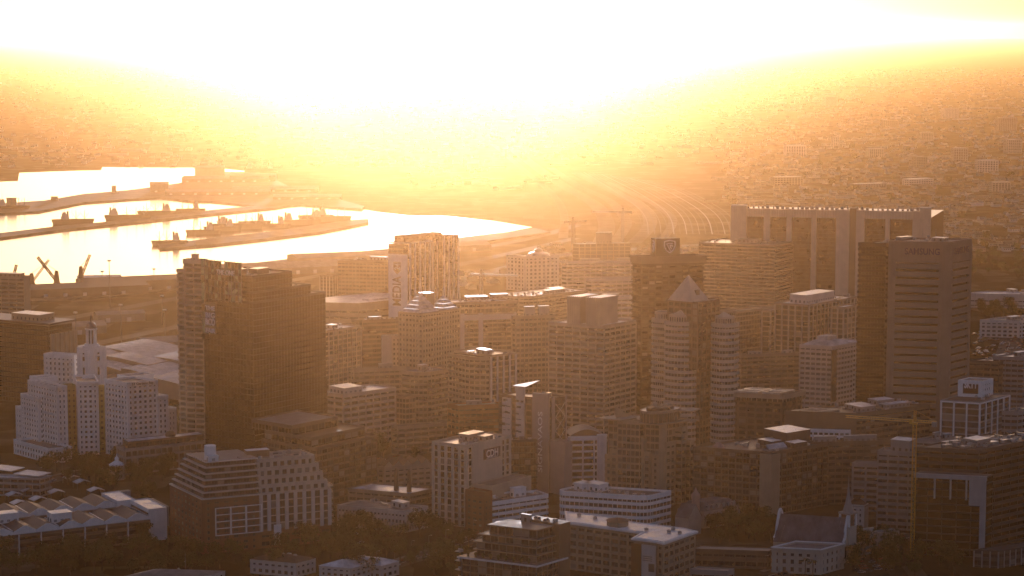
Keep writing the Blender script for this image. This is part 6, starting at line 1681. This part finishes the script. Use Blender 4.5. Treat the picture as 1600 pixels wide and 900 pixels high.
# street lamps and cars along the nearer streets
def lamp_meshes():
    m = MB(); m.tube((0, 0), [(.14, 0), (.09, 8.6)], 6); a = m.mesh('pole', STEEL)
    m = MB(); m.beam((0, 0, 8.5), (1.8, 0, 9.0), .1); m.box(1.5, -.16, 8.85, 2.3, .16, 9.05); return a, m.mesh('lamp_arm', PALE)
LP = lamp_meshes(); nl = 0
for pts, lab, grp, w_ in (([(1200, 900), (1330, 862), (1420, 840), (1600, 800)], 'on the street right of the church', 'street right of the church', 16), ([(540, 905), (640, 876), (742, 842), (800, 820)], 'on the street below the park', 'street below the park', 12), ([(0, 770), (120, 742), (260, 715), (330, 700)], 'on the street in front of the white hotel', 'street by the hotel', 13), ([(590, 720), (660, 700), (800, 665), (900, 640)], 'on the street behind the cream sign office', 'street behind the sign office', 14), ([(60, 600), (130, 575), (220, 552), (310, 528)], 'on the highway above the convention roofs', 'highway by the convention centre', 24)):
    P = smooth(pts, 12)
    for i in range(2, len(P) - 1, 3):
        d = (P[i + 1] - P[i]).normalized(); nn = Vector((-d.y, d.x)); q = P[i] + nn * (w_ / 2 + .8)
        if built(q.x, q.y, 1): continue
        t = thing('street_lamp', 'street lamp ' + lab, 'street lamp', (q.x, q.y, 0), atan2(-nn.y, -nn.x), 'street lamps, ' + grp); put('pole', LP[0], t); put('lamp_arm', LP[1], t)
    for i in range(1, len(P) - 1):
        for sd in (-1, 1):
            if R.random() < .6:
                d = (P[i + 1] - P[i]).normalized(); nn = Vector((-d.y, d.x)); q = P[i] + nn * sd * w_ * .22 + d * R.uniform(-5, 5)
                if not built(q.x, q.y, 1): car(q.x, q.y, atan2(d.y, d.x), 'car ' + lab, 'cars, ' + grp, z=.06)
# ================================================================ bottom edge roofs and the far plain
for spec in (
 ('house', 'small mauve roofed house at the bottom between the park trees', (392, 462, 492, 880, 902), 20, 50, R_TILE), ('house', 'low house with a pale hipped roof, bottom edge left of the park street', (500, 548, 580, 888, 912), 20, 50, R_WHITE),
 ('house', 'pale flat-roofed house with a small roof box beside the park street', (530, 596, 622, 884, 905), 20, 50, R_WHITE), ('house', 'low dark roof with a sunlit edge at the bottom left', (190, 300, 350, 905, 935), 6, 50, R_GREY)):
    nm, lab, px, c, bb_, rm = spec; b = Bld(nm, lab, 'house', px, c, bb_); b.blk(fh=3.2, band=.5, bay=4, pier=1.8, wm=PALE, edges=[0, 3], roof=rm, par=.2)
    m = MB(); m.taper(offset(b.poly, .6), offset(b.poly, -min(b.W, b.L) * .42), b.z + .1, b.z + 2.8); m.build('hipped_roof', rm, b.root); b.stuff_on_roof(int(px[0]), 3, 0, z=b.z + .1)

WP = [ground(x, y).xy for x, y in WATER]
H_ROOF = [MATT[0], MATT[2], MATT[1], MATT[0], MATT[1]]; H_WALL = [PALE, CREAM, BEIGE, TAN, GREY]
def house_mesh(k):
    rg = random.Random(k); w, d, h = rg.uniform(9, 16), rg.uniform(8, 12), rg.uniform(3.2, 6.5); m = MB(); m.box(-w / 2, 0, 0, w / 2, d, h)
    r = d * .22; m.face([(-w / 2 - .4, -.4, h), (w / 2 + .4, -.4, h), (w / 2, d / 2, h + r), (-w / 2, d / 2, h + r)], 1); m.face([(-w / 2, d / 2, h + r), (w / 2, d / 2, h + r), (w / 2 + .4, d + .4, h), (-w / 2 - .4, d + .4, h)], 1)
    m.face([(-w / 2, 0, h), (-w / 2, d / 2, h + r), (-w / 2, d, h)]); m.face([(w / 2, d, h), (w / 2, d / 2, h + r), (w / 2, 0, h)])
    for q in range(4): x = -w / 2 + w * (q + .5) / 4; m.box(x - .6, -.06, h - 2.2, x + .6, -.01, h - .9, 2)
    return m
HM = [house_mesh(k) for k in range(6)]
HME = [[hm.mesh('house', [H_WALL[(i + j) % 5], H_ROOF[(i * 2 + j) % 5], DGREY]) for j in range(3)] for i, hm in enumerate(HM)]
spots = []; taken = set()
def district(x, y):
    i, j = int(x // 520), int(y // 700); return radians((20, 25, 110, -15, 40, 5)[(i * 7 + j * 13) % 6]), i, j
for t_ in range(80000):
    px = R.uniform(-40, 1640); py = 108 + 347 * R.random() ** 1.35
    dens = (0.95 if px > 1150 else .55) if py < 400 else .3
    if px > 1100 and py > 330 and px < 1460: continue
    if py > 395 and px > 1440: dens = 0
    if R.random() > dens * .24: continue
    p = ground(px, py)
    if inside((p.x, p.y), WP) or (px < 640 and py > 262): continue
    if 760 < px < 1130 and 250 < py < 385: continue
    if 560 < px < 850 and 292 < py < 425: continue
    if built(p.x, p.y, 8): continue
    a_, i_, j_ = district(p.x, p.y); c_, s_ = cos(a_), sin(a_)
    gx, gy = round((p.x * c_ + p.y * s_) / 17), round((-p.x * s_ + p.y * c_) / 15)
    if gx % 6 == 0 or gy % 3 == 0 or (gx, gy, i_, j_) in taken: continue
    taken.add((gx, gy, i_, j_)); X_, Y_ = gx * 17 + R.uniform(-1, 1), gy * 15 + R.uniform(-1, 1)
    spots.append((X_ * c_ - Y_ * s_, X_ * s_ + Y_ * c_))
spots.sort(key=lambda s: s[1])
for i, (x, y) in enumerate(spots[:290]):
    o = put('house', HME[i % 6][i % 3], None, (x, y, 0), district(x, y)[0]); tag(o, 'small pitched-roof house on the hazy plain beyond the towers', 'house', 'houses on the plain')
far = MB()
def add_to(mb, src, x, y, a, s, mo):
    n_ = len(mb.v); c_, s_ = cos(a), sin(a)
    mb.v.extend([(x + (p[0] * c_ - p[1] * s_) * s, y + (p[0] * s_ + p[1] * c_) * s, p[2] * s) for p in src.v]); mb.f.extend([tuple(t + n_ for t in f_) for f_ in src.f]); mb.m.extend([(q if q == 2 else q * 5 + mo) if q < 2 else 10 for q in src.m])
for i, (x, y) in enumerate(spots[290:]): add_to(far, HM[i % 6], x, y, district(x, y)[0], R.uniform(.8, 1.1) * (1 + max(0, y - 5000) / 16000), R.randrange(5))
far.build('far_houses', H_WALL + H_ROOF + [DGREY], kind='stuff')
ws = 0; done = []
for t_ in range(9000):
    if ws >= 280: break
    px = R.uniform(-40, 1640); py = 120 + 300 * R.random() ** 1.2
    if px > 1100 and py > 325: continue
    if px < 640 and py > 258: continue
    if 870 < px < 1110 and 262 < py < 385: continue
    if 560 < px < 880 and 296 < py < 425: continue
    p = ground(px, py); s = .55 + p.y / 16000
    if inside((p.x, p.y), WP) or any(hypot(p.x - a, p.y - c) < 62 * s for a, c in done) or built(p.x, p.y, 20): continue
    done.append((p.x, p.y)); ws += 1
    t = thing('warehouse', 'low industrial shed on the hazy plain beyond the harbour and towers', 'warehouse', (p.x, p.y, 0), district(p.x, p.y)[0], 'industrial sheds on the plain')
    w_, d_, h_ = R.uniform(22, 75) * s, R.uniform(18, 40) * s, R.uniform(3.5, 6.5)
    m = MB(); m.box(-w_ / 2, 0, 0, w_ / 2, d_, h_); m.build('wall', R.choice(H_WALL), t)
    m = MB(); nb = R.randint(1, 3); sd = d_ / nb
    for i in range(nb):
        y0, y1 = i * sd, (i + 1) * sd; ym = (y0 + y1) / 2; r = sd * .1
        m.face([(-w_ / 2, y0, h_ + .05), (w_ / 2, y0, h_ + .05), (w_ / 2, ym, h_ + r), (-w_ / 2, ym, h_ + r)]); m.face([(-w_ / 2, ym, h_ + r), (w_ / 2, ym, h_ + r), (w_ / 2, y1, h_ + .05), (-w_ / 2, y1, h_ + .05)]); m.face([(-w_ / 2, y0, h_), (-w_ / 2, ym, h_ + r), (-w_ / 2, y1, h_)]); m.face([(w_ / 2, y1, h_), (w_ / 2, ym, h_ + r), (w_ / 2, y0, h_)])
    m.build('roof', R.choice([MATT[2], MATT[1], MATT[0], MATT[2]]), t)
# mid-rise blocks on the plain, right
mr = [(1228, 243, 50, 22, 24), (1302, 232, 16, 14, 30), (1358, 246, 40, 16, 20), (1432, 262, 30, 16, 24), (1490, 252, 34, 20, 30), (1530, 270, 44, 20, 26), (1575, 240, 40, 20, 34), (1440, 222, 40, 18, 26), (1380, 200, 50, 20, 24), (1560, 205, 60, 20, 40), (1475, 185, 60, 20, 34), (1290, 165, 60, 24, 34), (1550, 300, 36, 16, 18), (1210, 290, 60, 20, 16), (1335, 296, 70, 18, 10), (1420, 290, 60, 20, 12)]
for i, (px, py, w_, d_, h_) in enumerate(mr):
    p = ground(px, py); t = thing('apartment_block', 'hazy mid-rise block standing among the small houses on the plain', 'building', (p.x, p.y, 0), radians(8 + (i % 4) * 7), 'mid-rise blocks on the plain')
    block(t, [(0, 0), (w_, 0), (w_, d_), (0, d_)], 0, h_, H_WALL[i % 5], GLASS, fh=3.6, band=.5, bay=6, pier=2, edges=[0, 3], win='none', roof=R_METAL, par=.6)
def soft_tree():
    rg = random.Random(3); m = MB()
    for k_ in range(260):
        a, z, r = rg.uniform(0, 6.28), rg.uniform(1.5, 9), rg.uniform(1, 4.6); q = Vector((r * cos(a), r * sin(a), z)); s = rg.uniform(.7, 1.5); u = Vector((rg.uniform(-1, 1), rg.uniform(-1, 1), rg.uniform(-.6, .6))).normalized(); v = u.cross(Vector((0.3, .5, 1))).normalized(); m.face([q - u * s, q - v * s, q + u * s, q + v * s])
    m.tube((0, 0), [(.4, 0), (.3, 4)], 5, 1); return m.mesh('tree', [LEAF, BARK])
ST = soft_tree(); n_ = 0
for t_ in range(6000):
    if n_ >= 60: break
    px = R.uniform(1100, 1640); py = R.uniform(200, 420); p = ground(px, py)
    if px < 1470 and py > 325 or built(p.x, p.y, 6): continue
    n_ += 1; o = put('tree', ST, None, (p.x, p.y, 0), R.uniform(0, 6)); s = R.uniform(.8, 1.5); o.scale = (s, s, s); tag(o, 'distant tree on the hazy plain among the houses', 'tree', 'trees on the plain')
# ---------------------------------------------------------------- haze
hz = MB(); hz.box(-42000, -300, -1.5, 42000, 80000, 520)
hm = bpy.data.materials.new('haze_air'); hm.use_nodes = True
hn = hm.node_tree.nodes; hn.clear()
ho = hn.new('ShaderNodeOutputMaterial'); hv = hn.new('ShaderNodeVolumePrincipled')
hv.inputs['Color'].default_value = (1.0, 0.51, 0.19, 1)
hv.inputs['Absorption Color'].default_value = (1, 1, 1, 1)
hv.inputs['Density'].default_value = 1 / 22500.0
hv.inputs['Anisotropy'].default_value = 0.93
hm.node_tree.links.new(hv.outputs[0], ho.inputs['Volume'])
hz.build('haze', hm, kind='stuff')
